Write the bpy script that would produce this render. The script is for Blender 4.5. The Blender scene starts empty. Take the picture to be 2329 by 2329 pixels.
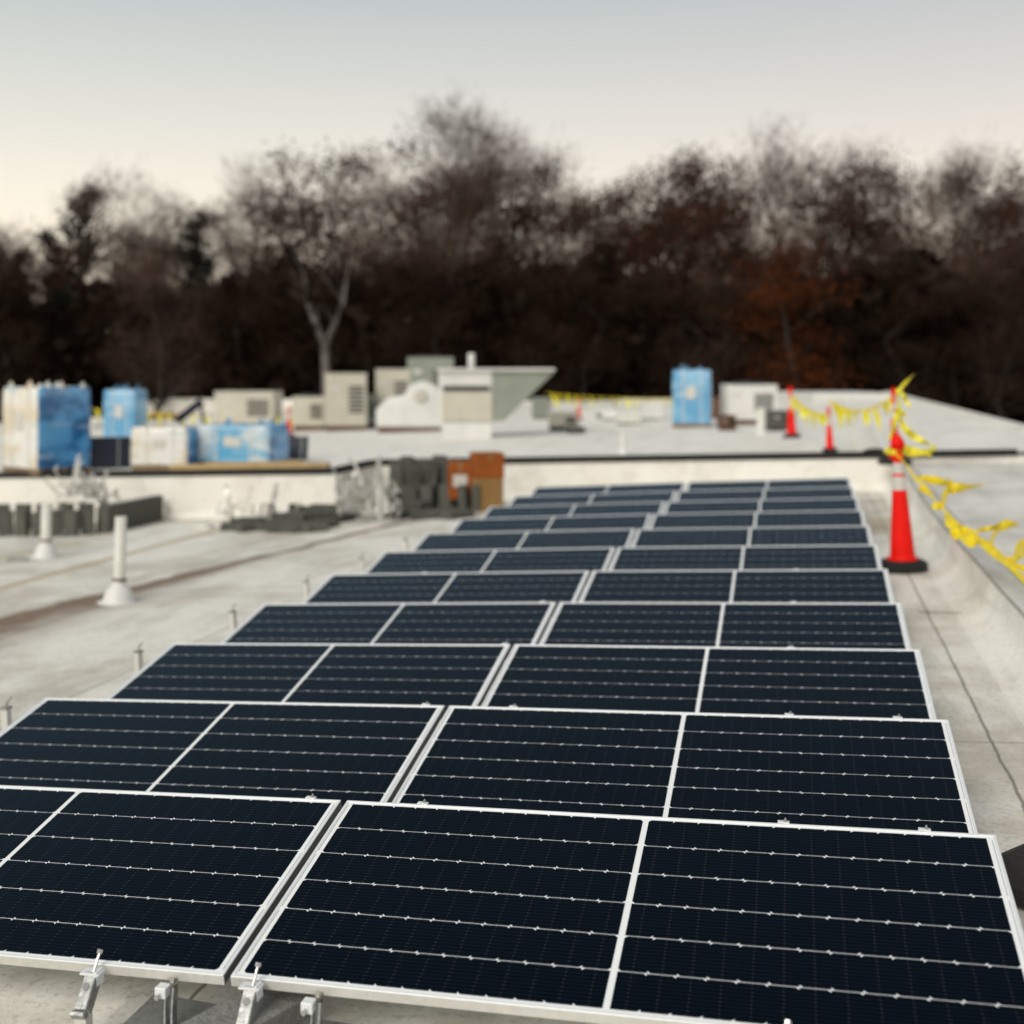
import bpy, bmesh, math, random
from mathutils import Vector, Matrix
R = math.radians
rnd = random.Random(7)
scene = bpy.context.scene
COL = scene.collection

# ------------------------------------------------------------------ camera
CAM = Vector((1.8318, -4.8221, 1.7785)); YAW = 0.2988; FPX = 2823.8
cam = bpy.data.cameras.new('camera'); cam_o = bpy.data.objects.new('camera', cam); COL.objects.link(cam_o)
cam_o.location = CAM; cam_o.rotation_euler = (R(90), 0, YAW)
cam.sensor_width = 36; cam.lens = FPX / 2329 * 36
cam.shift_x = 200 / 2329; cam.shift_y = -320 / 2329
cam.clip_start = .05; cam.clip_end = 2000
cam.dof.use_dof = True; cam.dof.focus_distance = 4.9; cam.dof.aperture_fstop = 1.25
scene.camera = cam_o

# ------------------------------------------------------------------ sky, sun, exposure
SUN_EL, SUN_AZ = R(38), R(200)          # azimuth of the soft light, clockwise from +y
w = bpy.data.worlds.new('World'); scene.world = w; w.use_nodes = True
nt = w.node_tree; nt.nodes.clear()
out = nt.nodes.new('ShaderNodeOutputWorld')
sky = nt.nodes.new('ShaderNodeTexSky'); sky.sky_type = 'NISHITA'; sky.sun_disc = False
sky.sun_elevation = SUN_EL; sky.sun_rotation = SUN_AZ; sky.air_density = 1.0; sky.dust_density = 2.0
bg1 = nt.nodes.new('ShaderNodeBackground'); bg1.inputs[1].default_value = .05
nt.links.new(sky.outputs[0], bg1.inputs[0])
# thin evening cloud veil: cream near the horizon, blue grey higher up
tc = nt.nodes.new('ShaderNodeTexCoord'); sep = nt.nodes.new('ShaderNodeSeparateXYZ')
nt.links.new(tc.outputs['Generated'], sep.inputs[0])
ramp = nt.nodes.new('ShaderNodeValToRGB'); nt.links.new(sep.outputs[2], ramp.inputs[0])
els = ramp.color_ramp.elements
els[0].position = 0.0; els[0].color = (.95, .82, .66, 1)
els[1].position = 1.0; els[1].color = (.27, .295, .32, 1)
for p, c in ((.08, (.93, .83, .71, 1)), (.14, (.82, .775, .70, 1)), (.20, (.67, .67, .65, 1)), (.29, (.465, .515, .545, 1)), (.42, (.36, .40, .43, 1)), (.6, (.25, .275, .30, 1))):
    e = els.new(p); e.color = c
# sunset side (left of the view) a bit yellower, the right a bit pinker
ramp2 = nt.nodes.new('ShaderNodeValToRGB'); mr = nt.nodes.new('ShaderNodeMapRange')
vd = nt.nodes.new('ShaderNodeVectorMath'); vd.operation = 'DOT_PRODUCT'; vd.inputs[1].default_value = (math.cos(YAW), math.sin(YAW), 0)
nt.links.new(tc.outputs['Generated'], vd.inputs[0])
mr.inputs[1].default_value = -.5; mr.inputs[2].default_value = .5
nt.links.new(vd.outputs['Value'], mr.inputs[0]); nt.links.new(mr.outputs[0], ramp2.inputs[0])
ramp2.color_ramp.elements[0].color = (1.03, 1.02, .94, 1); ramp2.color_ramp.elements[1].color = (.97, .91, .87, 1)
mx = nt.nodes.new('ShaderNodeMix'); mx.data_type = 'RGBA'; mx.blend_type = 'MULTIPLY'; mx.inputs[0].default_value = 1
nt.links.new(ramp.outputs[0], mx.inputs[6]); nt.links.new(ramp2.outputs[0], mx.inputs[7])
bg2 = nt.nodes.new('ShaderNodeBackground'); bg2.inputs[1].default_value = .90
nt.links.new(mx.outputs[2], bg2.inputs[0])
mixs = nt.nodes.new('ShaderNodeMixShader'); mixs.inputs[0].default_value = .9
nt.links.new(bg1.outputs[0], mixs.inputs[1]); nt.links.new(bg2.outputs[0], mixs.inputs[2]); nt.links.new(mixs.outputs[0], out.inputs[0])
sun = bpy.data.lights.new('sun', 'SUN'); sun.energy = 1.5; sun.angle = R(32); sun.color = (1, .94, .84)
sun_o = bpy.data.objects.new('sun', sun); COL.objects.link(sun_o)
sd = Vector((math.sin(SUN_AZ) * math.cos(SUN_EL), math.cos(SUN_AZ) * math.cos(SUN_EL), math.sin(SUN_EL)))
sun_o.rotation_euler = sd.to_track_quat('Z', 'Y').to_euler()
scene.view_settings.view_transform = 'Standard'; scene.view_settings.look = 'None'
scene.view_settings.exposure = 0.48; scene.view_settings.gamma = 1
try:
    scene.cycles.use_denoising = True; scene.cycles.denoiser = 'OPENIMAGEDENOISE'
except Exception: pass
scene.cycles.max_bounces = 6

# ------------------------------------------------------------------ measuring helpers (photo pixel -> point on a real surface)
FW = Vector((-math.sin(YAW), math.cos(YAW), 0)); RT = Vector((math.cos(YAW), math.sin(YAW), 0)); UP = Vector((0, 0, 1))
PXM = 2329 / 1932 / FPX                      # metres per photo pixel at 1 m
def ray(u, v):
    return FW + RT * ((u * 2329 / 1932 - 964.5) / FPX) - UP * ((v * 2329 / 1932 - 844.5) / FPX)
def plane_hit(u, v, h, sx):
    d = ray(u, v); t = (h + sx * CAM.x - CAM.z) / (d.z - sx * d.x); return CAM + d * t, t
def at(u, v, t): return CAM + ray(u, v) * t
H0, SL = -.42, .055                          # lower roof
H1, SL1 = .255, .036                         # upper roof
def low(u, v): return plane_hit(u, v, H0, SL)
def high(u, v): return plane_hit(u, v, H1, SL1)
def low_z(x): return H0 + SL * x
def high_z(x): return H1 + SL1 * x

# ------------------------------------------------------------------ object helpers
def tag(o, label=None, cat=None, group=None, kind=None):
    if label: o['label'] = label
    if cat: o['category'] = cat
    if group: o['group'] = group
    if kind: o['kind'] = kind
    return o
def empty(name, loc=(0, 0, 0), rz=0):
    o = bpy.data.objects.new(name, None); COL.objects.link(o); o.location = loc; o.rotation_euler = (0, 0, rz)
    o.empty_display_size = .1; return o
def copy_tree(o, parent=None):
    c = o.copy()
    for k in ('label',):
        if parent is None and k in c: del c[k]
    COL.objects.link(c); c.parent = parent
    for ch in [x for x in o.children]: copy_tree(ch, c)
    return c

class MB:
    def __init__(s): s.v = []; s.f = []; s.mi = []; s.sm = []; s.m = 0; s.smooth = False
    def face(s, idx): s.f.append(tuple(idx)); s.mi.append(s.m); s.sm.append(s.smooth)
    def add(s, verts, faces):
        n = len(s.v); s.v += [Vector(a) for a in verts]
        for f in faces: s.face([n + i for i in f])
    def box(s, lo, hi, M=None):
        x0, y0, z0 = lo; x1, y1, z1 = hi
        vs = [Vector(p) for p in ((x0,y0,z0),(x1,y0,z0),(x1,y1,z0),(x0,y1,z0),(x0,y0,z1),(x1,y0,z1),(x1,y1,z1),(x0,y1,z1))]
        if M is not None: vs = [M @ p for p in vs]
        s.add(vs, ((0,3,2,1),(4,5,6,7),(0,1,5,4),(1,2,6,5),(2,3,7,6),(3,0,4,7)))
    def prism(s, pts, a, b, axis='z'):
        """outline pts (2-D) extruded from a to b along axis"""
        n = len(pts)
        def P(p, t): return {'z': (p[0], p[1], t), 'y': (p[0], t, p[1]), 'x': (t, p[0], p[1])}[axis]
        k = len(s.v); s.v += [Vector(P(p, a)) for p in pts] + [Vector(P(p, b)) for p in pts]
        s.face([k + i for i in range(n)][::-1]); s.face([k + n + i for i in range(n)])
        for i in range(n): j = (i + 1) % n; s.face((k + i, k + j, k + n + j, k + n + i))
    def lathe(s, prof, n=24, c=(0, 0, 0), rot=0, cap=True):
        k = len(s.v); sm = s.smooth
        for r, z in prof:
            for i in range(n):
                a = rot + 2 * math.pi * i / n; s.v.append(Vector((c[0] + r * math.cos(a), c[1] + r * math.sin(a), c[2] + z)))
        for j in range(len(prof) - 1):
            for i in range(n):
                i2 = (i + 1) % n; s.face((k + j*n + i, k + j*n + i2, k + (j+1)*n + i2, k + (j+1)*n + i))
        if cap:
            s.smooth = False
            s.face([k + i for i in range(n)][::-1]); s.face([k + (len(prof)-1)*n + i for i in range(n)]); s.smooth = sm
    def tube(s, pts, rad, n=6, cap=True):
        pts = [Vector(p) for p in pts]; rad = rad if isinstance(rad, (list, tuple)) else [rad] * len(pts)
        k = len(s.v); ref = Vector((0, 0, 1))
        for i, p in enumerate(pts):
            d = (pts[min(i+1, len(pts)-1)] - pts[max(i-1, 0)]).normalized()
            r0 = ref if abs(d.dot(ref)) < .95 else Vector((1, 0, 0))
            a = d.cross(r0).normalized(); b = d.cross(a).normalized()
            for j in range(n):
                t = 2 * math.pi * j / n; s.v.append(p + (a * math.cos(t) + b * math.sin(t)) * rad[i])
        for i in range(len(pts) - 1):
            for j in range(n):
                j2 = (j + 1) % n; s.face((k + i*n + j, k + i*n + j2, k + (i+1)*n + j2, k + (i+1)*n + j))
        if cap: s.face([k + j for j in range(n)][::-1]); s.face([k + (len(pts)-1)*n + j for j in range(n)])
    def build(s, name, mats, parent=None, bevel=0, seg=2, solid=0):
        me = bpy.data.meshes.new(name); me.from_pydata([tuple(v) for v in s.v], [], s.f)
        for m in (mats if isinstance(mats, (list, tuple)) else [mats]): me.materials.append(m)
        me.polygons.foreach_set('material_index', s.mi); me.polygons.foreach_set('use_smooth', s.sm); me.update()
        if bevel:
            bm = bmesh.new(); bm.from_mesh(me)
            es = [e for e in bm.edges if len(e.link_faces) == 2 and e.calc_face_angle(0) > .6]
            bmesh.ops.bevel(bm, geom=es, offset=bevel, segments=seg, affect='EDGES', profile=.7, clamp_overlap=True)
            bm.to_mesh(me); bm.free()
        o = bpy.data.objects.new(name, me); COL.objects.link(o); o.parent = parent
        if solid:
            md = o.modifiers.new('thickness', 'SOLIDIFY'); md.thickness = solid
        return o

# ------------------------------------------------------------------ materials
def mat(name, col, rough=.6, metal=0, spec=.5, bump=0, bscale=40, var=0, vscale=8, col2=None, coat=0, sss=0, ior=None):
    m = bpy.data.materials.new(name); m.use_nodes = True; n = m.node_tree; b = n.nodes['Principled BSDF']
    b.inputs['Base Color'].default_value = (*col, 1); b.inputs['Roughness'].default_value = rough
    b.inputs['Metallic'].default_value = metal; b.inputs['Specular IOR Level'].default_value = spec
    if ior: b.inputs['IOR'].default_value = ior
    if coat: b.inputs['Coat Weight'].default_value = coat
    if var or col2:
        t = n.nodes.new('ShaderNodeTexCoord'); x = n.nodes.new('ShaderNodeTexNoise'); x.inputs['Scale'].default_value = vscale; x.inputs['Detail'].default_value = 6; x.inputs['Roughness'].default_value = .65
        n.links.new(t.outputs['Object'], x.inputs['Vector'])
        r = n.nodes.new('ShaderNodeValToRGB'); n.links.new(x.outputs[0], r.inputs[0]); n.links.new(r.outputs[0], b.inputs['Base Color'])
        c2 = col2 or tuple(c * (1 - var) for c in col)
        r.color_ramp.elements[0].position = .35; r.color_ramp.elements[0].color = (*c2, 1)
        r.color_ramp.elements[1].position = .65; r.color_ramp.elements[1].color = (*col, 1)
    if bump:
        t = n.nodes.new('ShaderNodeTexCoord'); x = n.nodes.new('ShaderNodeTexNoise'); x.inputs['Scale'].default_value = bscale; x.inputs['Detail'].default_value = 5
        n.links.new(t.outputs['Object'], x.inputs['Vector'])
        bp = n.nodes.new('ShaderNodeBump'); bp.inputs['Strength'].default_value = bump; bp.inputs['Distance'].default_value = .02
        n.links.new(x.outputs[0], bp.inputs['Height']); n.links.new(bp.outputs[0], b.inputs['Normal'])
    return m

class NG:
    """tiny expression helper for shader maths"""
    def __init__(s, m): s.n = m.node_tree.nodes; s.l = m.node_tree.links
    def _in(s, sock, v):
        if isinstance(v, (int, float)): sock.default_value = v
        else: s.l.new(v, sock)
    def m(s, op, a, b=0, c=0):
        x = s.n.new('ShaderNodeMath'); x.operation = op; s._in(x.inputs[0], a); s._in(x.inputs[1], b)
        if op in ('MULTIPLY_ADD', 'COMPARE', 'SMOOTH_MIN'): s._in(x.inputs[2], c)
        return x.outputs[0]
    def step(s, a, lo, hi):
        x = s.n.new('ShaderNodeMapRange'); x.interpolation_type = 'SMOOTHSTEP'; s._in(x.inputs[0], a); x.inputs[1].default_value = lo; x.inputs[2].default_value = hi; return x.outputs[0]
    def noise(s, vec, scale, det=5, rough=.6, sc=(1, 1, 1), w=0):
        mp = s.n.new('ShaderNodeMapping'); mp.inputs['Scale'].default_value = sc; mp.inputs['Location'].default_value = (w, w * .7, w * .3); s.l.new(vec, mp.inputs[0])
        x = s.n.new('ShaderNodeTexNoise'); x.inputs['Scale'].default_value = scale; x.inputs['Detail'].default_value = det; x.inputs['Roughness'].default_value = rough
        s.l.new(mp.outputs[0], x.inputs['Vector']); return x.outputs[0]
    def mix(s, f, a, b):
        x = s.n.new('ShaderNodeMix'); x.data_type = 'RGBA'; s._in(x.inputs[0], f)
        for k, v in ((6, a), (7, b)):
            if isinstance(v, tuple): x.inputs[k].default_value = (*v, 1)
            else: s.l.new(v, x.inputs[k])
        return x.outputs[2]

def membrane(name, base, dirt, stains=False, dark=.5):
    m = bpy.data.materials.new(name); m.use_nodes = True; g = NG(m); b = g.n['Principled BSDF']
    geo = g.n.new('ShaderNodeNewGeometry'); P = geo.outputs['Position']
    sp = g.n.new('ShaderNodeSeparateXYZ'); g.l.new(P, sp.inputs[0]); X, Y, Z = sp.outputs
    big = g.noise(P, .7, 6, .65); mid = g.noise(P, 3.2, 7, .7, w=3); fine = g.noise(P, 30, 6, .7, w=5)
    streak = g.noise(P, 2.2, 6, .65, sc=(1.0, .22, 1), w=9)
    c = g.mix(g.m('MULTIPLY', g.step(big, .42, .62), dark), base, dirt)
    c = g.mix(g.m('MULTIPLY', g.step(streak, .47, .66), .50), c, tuple(d * .85 for d in dirt))
    c = g.mix(g.m('MULTIPLY', g.step(mid, .50, .66), .40), c, tuple(min(.9, x * 1.12) for x in base))
    c = g.mix(g.m('MULTIPLY', g.step(fine, .50, .66), .45), c, tuple(d * .6 for d in dirt))
    if stains:
        wob = g.m('MULTIPLY', g.m('SUBTRACT', g.noise(P, .9, 4, .6, w=2), .5), .55)
        # drying-puddle line: x runs from -6.2 (y 6) to -4.6 (y 14)
        xl = g.m('ADD', g.m('MULTIPLY_ADD', Y, .205, -7.36), wob)
        d = g.m('SUBTRACT', X, xl)
        wid = g.m('MAXIMUM', g.m('MULTIPLY_ADD', Y, -.30, 3.3), .30)
        f = g.m('MULTIPLY', g.step(d, -.05, .05), g.m('SUBTRACT', 1, g.step(g.m('DIVIDE', d, wid), .2, 1)))
        f = g.m('MULTIPLY', f, g.m('SUBTRACT', 1, g.step(Y, 13, 16)))
        c = g.mix(g.m('MULTIPLY', f, g.m('ADD', .40, g.m('MULTIPLY', g.noise(P, 2.5, 6, .7, w=1), 1.25))), c, (.21, .145, .10))
        # tan glue lines beside the membrane seams
        for x0, wd, st, cc in ((-7.42, .14, .75, (.46, .36, .20)), (-9.35, .11, .6, (.48, .42, .26)), (-11.3, .09, .4, (.46, .42, .30))):
            dd = g.m('ABSOLUTE', g.m('SUBTRACT', X, x0)); c = g.mix(g.m('MULTIPLY', g.m('SUBTRACT', 1, g.step(dd, wd * .5, wd)), st), c, cc)
        # dirt blown against the far walls
        fw = g.m('MULTIPLY', g.step(Y, 14.2, 15.4), g.step(g.noise(P, 1.6, 5, .6, w=6), .45, .65)); c = g.mix(g.m('MULTIPLY', fw, .55), c, (.38, .32, .22))
        # lap seams: a thin dirty line every 3.05 m
        for x0 in (2.81, -.24, -3.3, -5.35, -8.4):
            dd = g.m('ABSOLUTE', g.m('SUBTRACT', X, g.m('ADD', x0, g.m('MULTIPLY', g.m('SUBTRACT', g.noise(P, 2.3, 4, .6, w=4), .5), .045))))
            c = g.mix(g.m('MULTIPLY', g.m('SUBTRACT', 1, g.step(dd, .004, .013)), .75), c, (.12, .11, .09))
        # end laps of the sheets, staggered
        for x0, x1, y0 in ((2.2, 3.02, 9.4), (2.2, 3.02, 2.6), (-5.3, -3.35, 7.9), (-8.3, -5.4, 9.6), (-11, -8.4, 11.2), (-5.3, -3.35, 2.4)):
            dd = g.m('ABSOLUTE', g.m('SUBTRACT', Y, g.m('ADD', y0, g.m('MULTIPLY', g.noise(P, 1.7, 3, .5, w=4), .06))))
            f = g.m('MULTIPLY', g.m('SUBTRACT', 1, g.step(dd, .004, .016)), g.m('MULTIPLY', g.step(X, x0, x0 + .03), g.m('SUBTRACT', 1, g.step(X, x1 - .03, x1))))
            c = g.mix(g.m('MULTIPLY', f, .6), c, (.16, .15, .12))
        # dark specks and scuffs
        vo = g.n.new('ShaderNodeTexVoronoi'); vo.inputs['Scale'].default_value = 3.5; g.l.new(P, vo.inputs['Vector'])
        c = g.mix(g.m('MULTIPLY', g.m('SUBTRACT', 1, g.step(vo.outputs[0], .018, .045)), .6), c, (.10, .09, .07))
        # rust-brown patch at the far corner by the curb
        px = g.m('SUBTRACT', X, 2.75); py = g.m('MULTIPLY', g.m('SUBTRACT', Y, 13.0), .35)
        rr = g.m('SQRT', g.m('ADD', g.m('MULTIPLY', px, px), g.m('MULTIPLY', py, py)))
        c = g.mix(g.m('MULTIPLY', g.m('SUBTRACT', 1, g.step(g.m('ADD', rr, g.m('MULTIPLY', mid, .5)), .35, .8)), .6), c, (.33, .25, .14))
    g.l.new(c, b.inputs['Base Color']); b.inputs['Roughness'].default_value = .62; b.inputs['Specular IOR Level'].default_value = .3
    bp = g.n.new('ShaderNodeBump'); bp.inputs['Strength'].default_value = .35; bp.inputs['Distance'].default_value = .03
    g.l.new(g.m('ADD', g.m('MULTIPLY', g.noise(P, 5, 6, .6, sc=(1, .6, 1), w=8), 1), g.m('MULTIPLY', fine, .3)), bp.inputs['Height']); g.l.new(bp.outputs[0], b.inputs['Normal'])
    return m
M = {}
M['roof'] = membrane('roof membrane', (.86, .84, .78), (.54, .50, .42), True, .8)
M['roof2'] = membrane('upper roof membrane', (.92, .90, .84), (.74, .71, .65), False, .5)
M['curb'] = membrane('curb membrane', (.93, .915, .86), (.70, .65, .55), False, .65)
M['wallm'] = membrane('wall membrane', (.90, .885, .83), (.80, .76, .67), False, .35)
M['ledge'] = membrane('ledge membrane', (.70, .70, .68), (.46, .45, .43), False, .9)
M['strip'] = membrane('edge strip membrane', (.82, .80, .75), (.58, .56, .52), False, .8)
M['black'] = mat('black rubber', (.008, .008, .008), .75, bump=.3)
M['coping'] = mat('black coping', (.006, .006, .007), .8)
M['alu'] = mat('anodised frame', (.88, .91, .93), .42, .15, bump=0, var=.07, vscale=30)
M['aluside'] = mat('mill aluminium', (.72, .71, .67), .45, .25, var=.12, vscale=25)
M['endside'] = mat('shaded frame end', (.20, .20, .195), .5, .4)  # frame metal darkened, the shade between panels put into its colour
M['galv'] = mat('galvanised steel', (.46, .47, .47), .38, .75, var=.35, vscale=35, bump=.1)
M['bolt'] = mat('bolt steel', (.5, .5, .48), .3, .9)
M['backsheet'] = mat('white backsheet', (.94, .96, .97), .3, 0, .35)
M['conc'] = mat('grey concrete', (.27, .27, .255), .9, bump=.6, bscale=60, var=.3, vscale=25)
M['conc2'] = mat('dark concrete', (.11, .112, .095), .9, bump=.5, bscale=30, var=.35, vscale=9)
M['orange'] = mat('cone plastic', (.88, .007, .002), .5, spec=.2, var=.12, vscale=6)
M['white'] = mat('white vinyl', (.62, .60, .56), .4)
M['pvc'] = mat('white pvc', (.72, .72, .66), .4, var=.1, vscale=7)
M['boot'] = mat('pipe boot', (.74, .74, .72), .5)
M['rust'] = mat('rusty clamp', (.16, .09, .05), .7, var=.4)
M['tape'] = mat('yellow tape', (.90, .72, .015), .5, col2=(.74, .55, .008), vscale=9)
M['tape2'] = mat('pale yellow tape', (.92, .86, .06), .5, col2=(.80, .70, .03), vscale=9)
for nm in ('tape', 'tape2'):
    b_ = M[nm].node_tree.nodes['Principled BSDF']; b_.inputs['Transmission Weight'].default_value = 0
M['wood'] = mat('lumber', (.50, .36, .18), .7, var=.25, vscale=5)
M['pallet'] = mat('pallet wood', (.30, .21, .12), .85, var=.3)
M['box1'] = mat('orange cardboard', (.34, .085, .006), .8, var=.25, vscale=3)
M['box2'] = mat('tan cardboard', (.30, .17, .055), .8, var=.2, vscale=3)
M['hvac'] = mat('beige cabinet', (.60, .57, .48), .5, .1, var=.12, vscale=2)
M['hvacw'] = mat('white cabinet', (.78, .78, .75), .5, .1, var=.12, vscale=2)
M['hvacg'] = mat('grey green hood', (.30, .33, .28), .5, .2, var=.15, vscale=2)
M['dark'] = mat('dark grille', (.02, .022, .025), .6)
M['brown'] = mat('brown curb', (.14, .07, .045), .8, var=.3)
def cells():
    m = bpy.data.materials.new('silicon cells'); m.use_nodes = True; g = NG(m); b = g.n['Principled BSDF']
    tcn = g.n.new('ShaderNodeTexCoord'); sp = g.n.new('ShaderNodeSeparateXYZ'); g.l.new(tcn.outputs['Object'], sp.inputs[0]); X, Y, _ = sp.outputs
    fy = g.m('FRACT', g.m('DIVIDE', g.m('SUBTRACT', Y, PY0), PITY / 10)); dy = g.m('ABSOLUTE', g.m('SUBTRACT', fy, .5))
    line = g.m('SUBTRACT', 1, g.step(dy, .03, .075))
    fx = g.m('FRACT', g.m('DIVIDE', g.m('SUBTRACT', g.m('ABSOLUTE', X), PX0), PITX)); dx = g.m('ABSOLUTE', g.m('SUBTRACT', fx, .5))
    dash = g.m('MULTIPLY', g.step(dx, .44, .5), line); gap = g.step(dx, .490, .498)
    c = g.mix(g.m('MULTIPLY', line, .07), (.0003, .0009, .0040), (.08, .20, .28))
    c = g.mix(g.m('MULTIPLY', gap, .05), c, (.10, .12, .16))
    c = g.mix(g.m('MULTIPLY', dash, .17), c, (.45, .42, .40))
    g.l.new(c, b.inputs['Base Color']); b.inputs['Roughness'].default_value = .13; b.inputs['IOR'].default_value = 1.17; b.inputs['Sheen Weight'].default_value = .22; b.inputs['Sheen Roughness'].default_value = .2; b.inputs['Sheen Tint'].default_value = (.22, .48, .95, 1)
    oi = g.n.new('ShaderNodeObjectInfo'); dust_sheen = g.noise(tcn.outputs['Object'], 1.6, 6, .65, sc=(1, 1.6, 1)); dr = g.noise(tcn.outputs['Object'], 9, 5, .7, sc=(1, .12, 1))
    sh = g.m('ADD', g.m('MULTIPLY', g.step(dust_sheen, .35, .75), .16), g.m('MULTIPLY_ADD', oi.outputs['Random'], .12, .04)); g.l.new(g.m('ADD', sh, g.m('MULTIPLY', g.step(dr, .55, .8), .18)), b.inputs['Sheen Weight'])  # bluish sheen added for grazing brightness of the far rows, patchy like dust
    # faint handling smudges change the gloss a little
    nz = g.noise(tcn.outputs['Object'], 3, 5, .6); g.l.new(g.m('MULTIPLY_ADD', nz, .12, .07), b.inputs['Roughness'])
    # anti-reflective glass: weak bluish mirror that grows towards grazing angles
    b.inputs['Specular IOR Level'].default_value = 0
    gl = g.n.new('ShaderNodeBsdfGlossy'); gl.inputs['Color'].default_value = (.58, .80, 1.0, 1); g.l.new(g.m('MULTIPLY_ADD', nz, .10, .05), gl.inputs['Roughness'])
    fr = g.n.new('ShaderNodeFresnel'); fr.inputs['IOR'].default_value = 1.185; ms = g.n.new('ShaderNodeMixShader')
    g.l.new(fr.outputs[0], ms.inputs[0]); g.l.new(b.outputs[0], ms.inputs[1]); g.l.new(gl.outputs[0], ms.inputs[2]); g.l.new(ms.outputs[0], g.n['Material Output'].inputs[0])
    return m

# ------------------------------------------------------------------ lower roof, curb, walls
YL, XJ, YB = 15.5, -6.05, 17.6              # left wall line, jog, back wall line
def grid_obj(name, xs, ys, fz, material, smooth=True, kind='structure'):
    b = MB(); b.smooth = smooth; nx = len(xs)
    b.v = [Vector((x, y, fz(x, y))) for y in ys for x in xs]
    for j in range(len(ys) - 1):
        for i in range(nx - 1): b.face((j*nx+i, j*nx+i+1, (j+1)*nx+i+1, (j+1)*nx+i))
    o = b.build(name, material); o['kind'] = kind; return o
def frange(a, b, n): return [a + (b - a) * i / n for i in range(n + 1)]
grid_obj('lower_roof', frange(-40, 3.02, 60), frange(-25, YB + .02, 60), lambda x, y: low_z(x), M['roof'])
# curb: membrane turned up the side in a cove, with wrinkles, then a flat ledge
ph = [rnd.uniform(0, 6.28) for _ in range(12)]
def curb_top(y): return .10 + .03 * max(0, (y - 11)) if y < 15.5 else .235
def curb_mesh():
    b = MB(); b.smooth = True; ys = frange(-14, YB, 620); prof = 26
    for y in ys:
        top = curb_top(y)
        for i in range(prof + 1):
            s = i / prof
            if s < .55:      # quarter round
                a = s / .55 * math.pi / 2; r = .235; x = 3.02 + r * math.sin(a); z = low_z(3.02) + r * .85 * (1 - math.cos(a))
                wv = math.sin(a) * .55
                zn = math.cos(a)
            else:
                q = (s - .55) / .45; x = 3.255 + .035 * q; z = low_z(3.02) + .2 + (top - low_z(3.02) - .2) * q; wv = (1 - q) * .55; zn = 0
            wr = .020 * math.sin(y * 2.1 + ph[0] + 1.5 * math.sin(y * .7)) + .011 * math.sin(y * 5.3 + ph[1] + z * 3) + .006 * math.sin(y * 11.7 + ph[2] + 5 * z) + .004 * math.sin(y * 23 + 9 * z + ph[3])
            # overlapping sheet edge at y ~ 6.5
            lap = .007 if (y % 3.05) < 1.3 and s > .1 else 0
            x -= (wr * wv + lap) * (1 - zn); z += (wr * .6 * wv + lap) * zn
            b.v.append(Vector((x, y, z)))
    n = prof + 1
    for j in range(len(ys) - 1):
        for i in range(prof): b.face((j*n+i, j*n+i+1, (j+1)*n+i+1, (j+1)*n+i))
    return b
curb_root = empty('roof_curb', (3.15, 0, 0)); tag(curb_root, 'low white membrane covered curb running away beside the right ends of the solar panels', 'curb', kind='structure')
cb = curb_mesh(); [setattr(v, 'x', v.x - 3.15) for v in cb.v]; cb.build('curb_face', M['curb'], curb_root)
b = MB()
for j in range(-14, 60):
    ya, yb_ = j * .5, j * .5 + .5
    if yb_ > YB: break
    za, zb = curb_top(ya) + .004, curb_top(yb_) + .004
    b.add([(.125, ya, za), (.31, ya, za), (.31, yb_, zb), (.125, yb_, zb)], ((0, 1, 2, 3),))
    b.add([(.125, ya, za), (.125, yb_, zb), (.125, yb_, zb - .014), (.125, ya, za - .014)], ((0, 1, 2, 3),))
lg = b.build('curb_ledge', M['ledge'], curb_root)
for nm_, xx, dz in (('lap_line', .118, -.016), ('seam_line', .315, .003)):
    b = MB(); b.tube([(xx + .004 * math.sin(y * 3), y, curb_top(y) + dz) for y in frange(-14, YB, 90)], .0045, 4, cap=False); b.build(nm_, M['dark'], curb_root)
grid_obj('edge_roof', [3.455, 4.4, 5.4, 6.0], frange(-14, YB, 40), lambda x, y: curb_top(y) - .012 + .02 * (x - 3.5), M['strip'])
# dark seam between ledge and strip roof
b = MB(); b.box((5.98, -14, -.3), (6.25, YB, .28)); o = b.build('roof_edge_trim', M['strip'], bevel=.02); o['kind'] = 'structure'; tag(o, 'low pale trim along the outer right edge of the roof', 'roof trim')
# thin bead along the lap patch on the cove (rounded overlay seam)
b = MB(); pts = []
for i in range(30):
    q = i / 29
    x = 2.74 + .34 * min(1, q * 1.6) + (.17 * math.sin(max(0, q - .62) / .38 * 1.57))
    z0 = low_z(3.02)
    a = max(0, x - 3.02) / .235; z = z0 + (.2 * (1 - math.cos(math.asin(min(.99, a)))) if a > 0 else 0) + .004
    pts.append((x, 6.42 + .05 * q, z))
b.tube(pts, .0035, 5); o = b.build('membrane_patch_seam', M['dark']); tag(o, 'short curved dark seam of a membrane patch at the foot of the curb', 'seam'); o['kind'] = 'structure'

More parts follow.
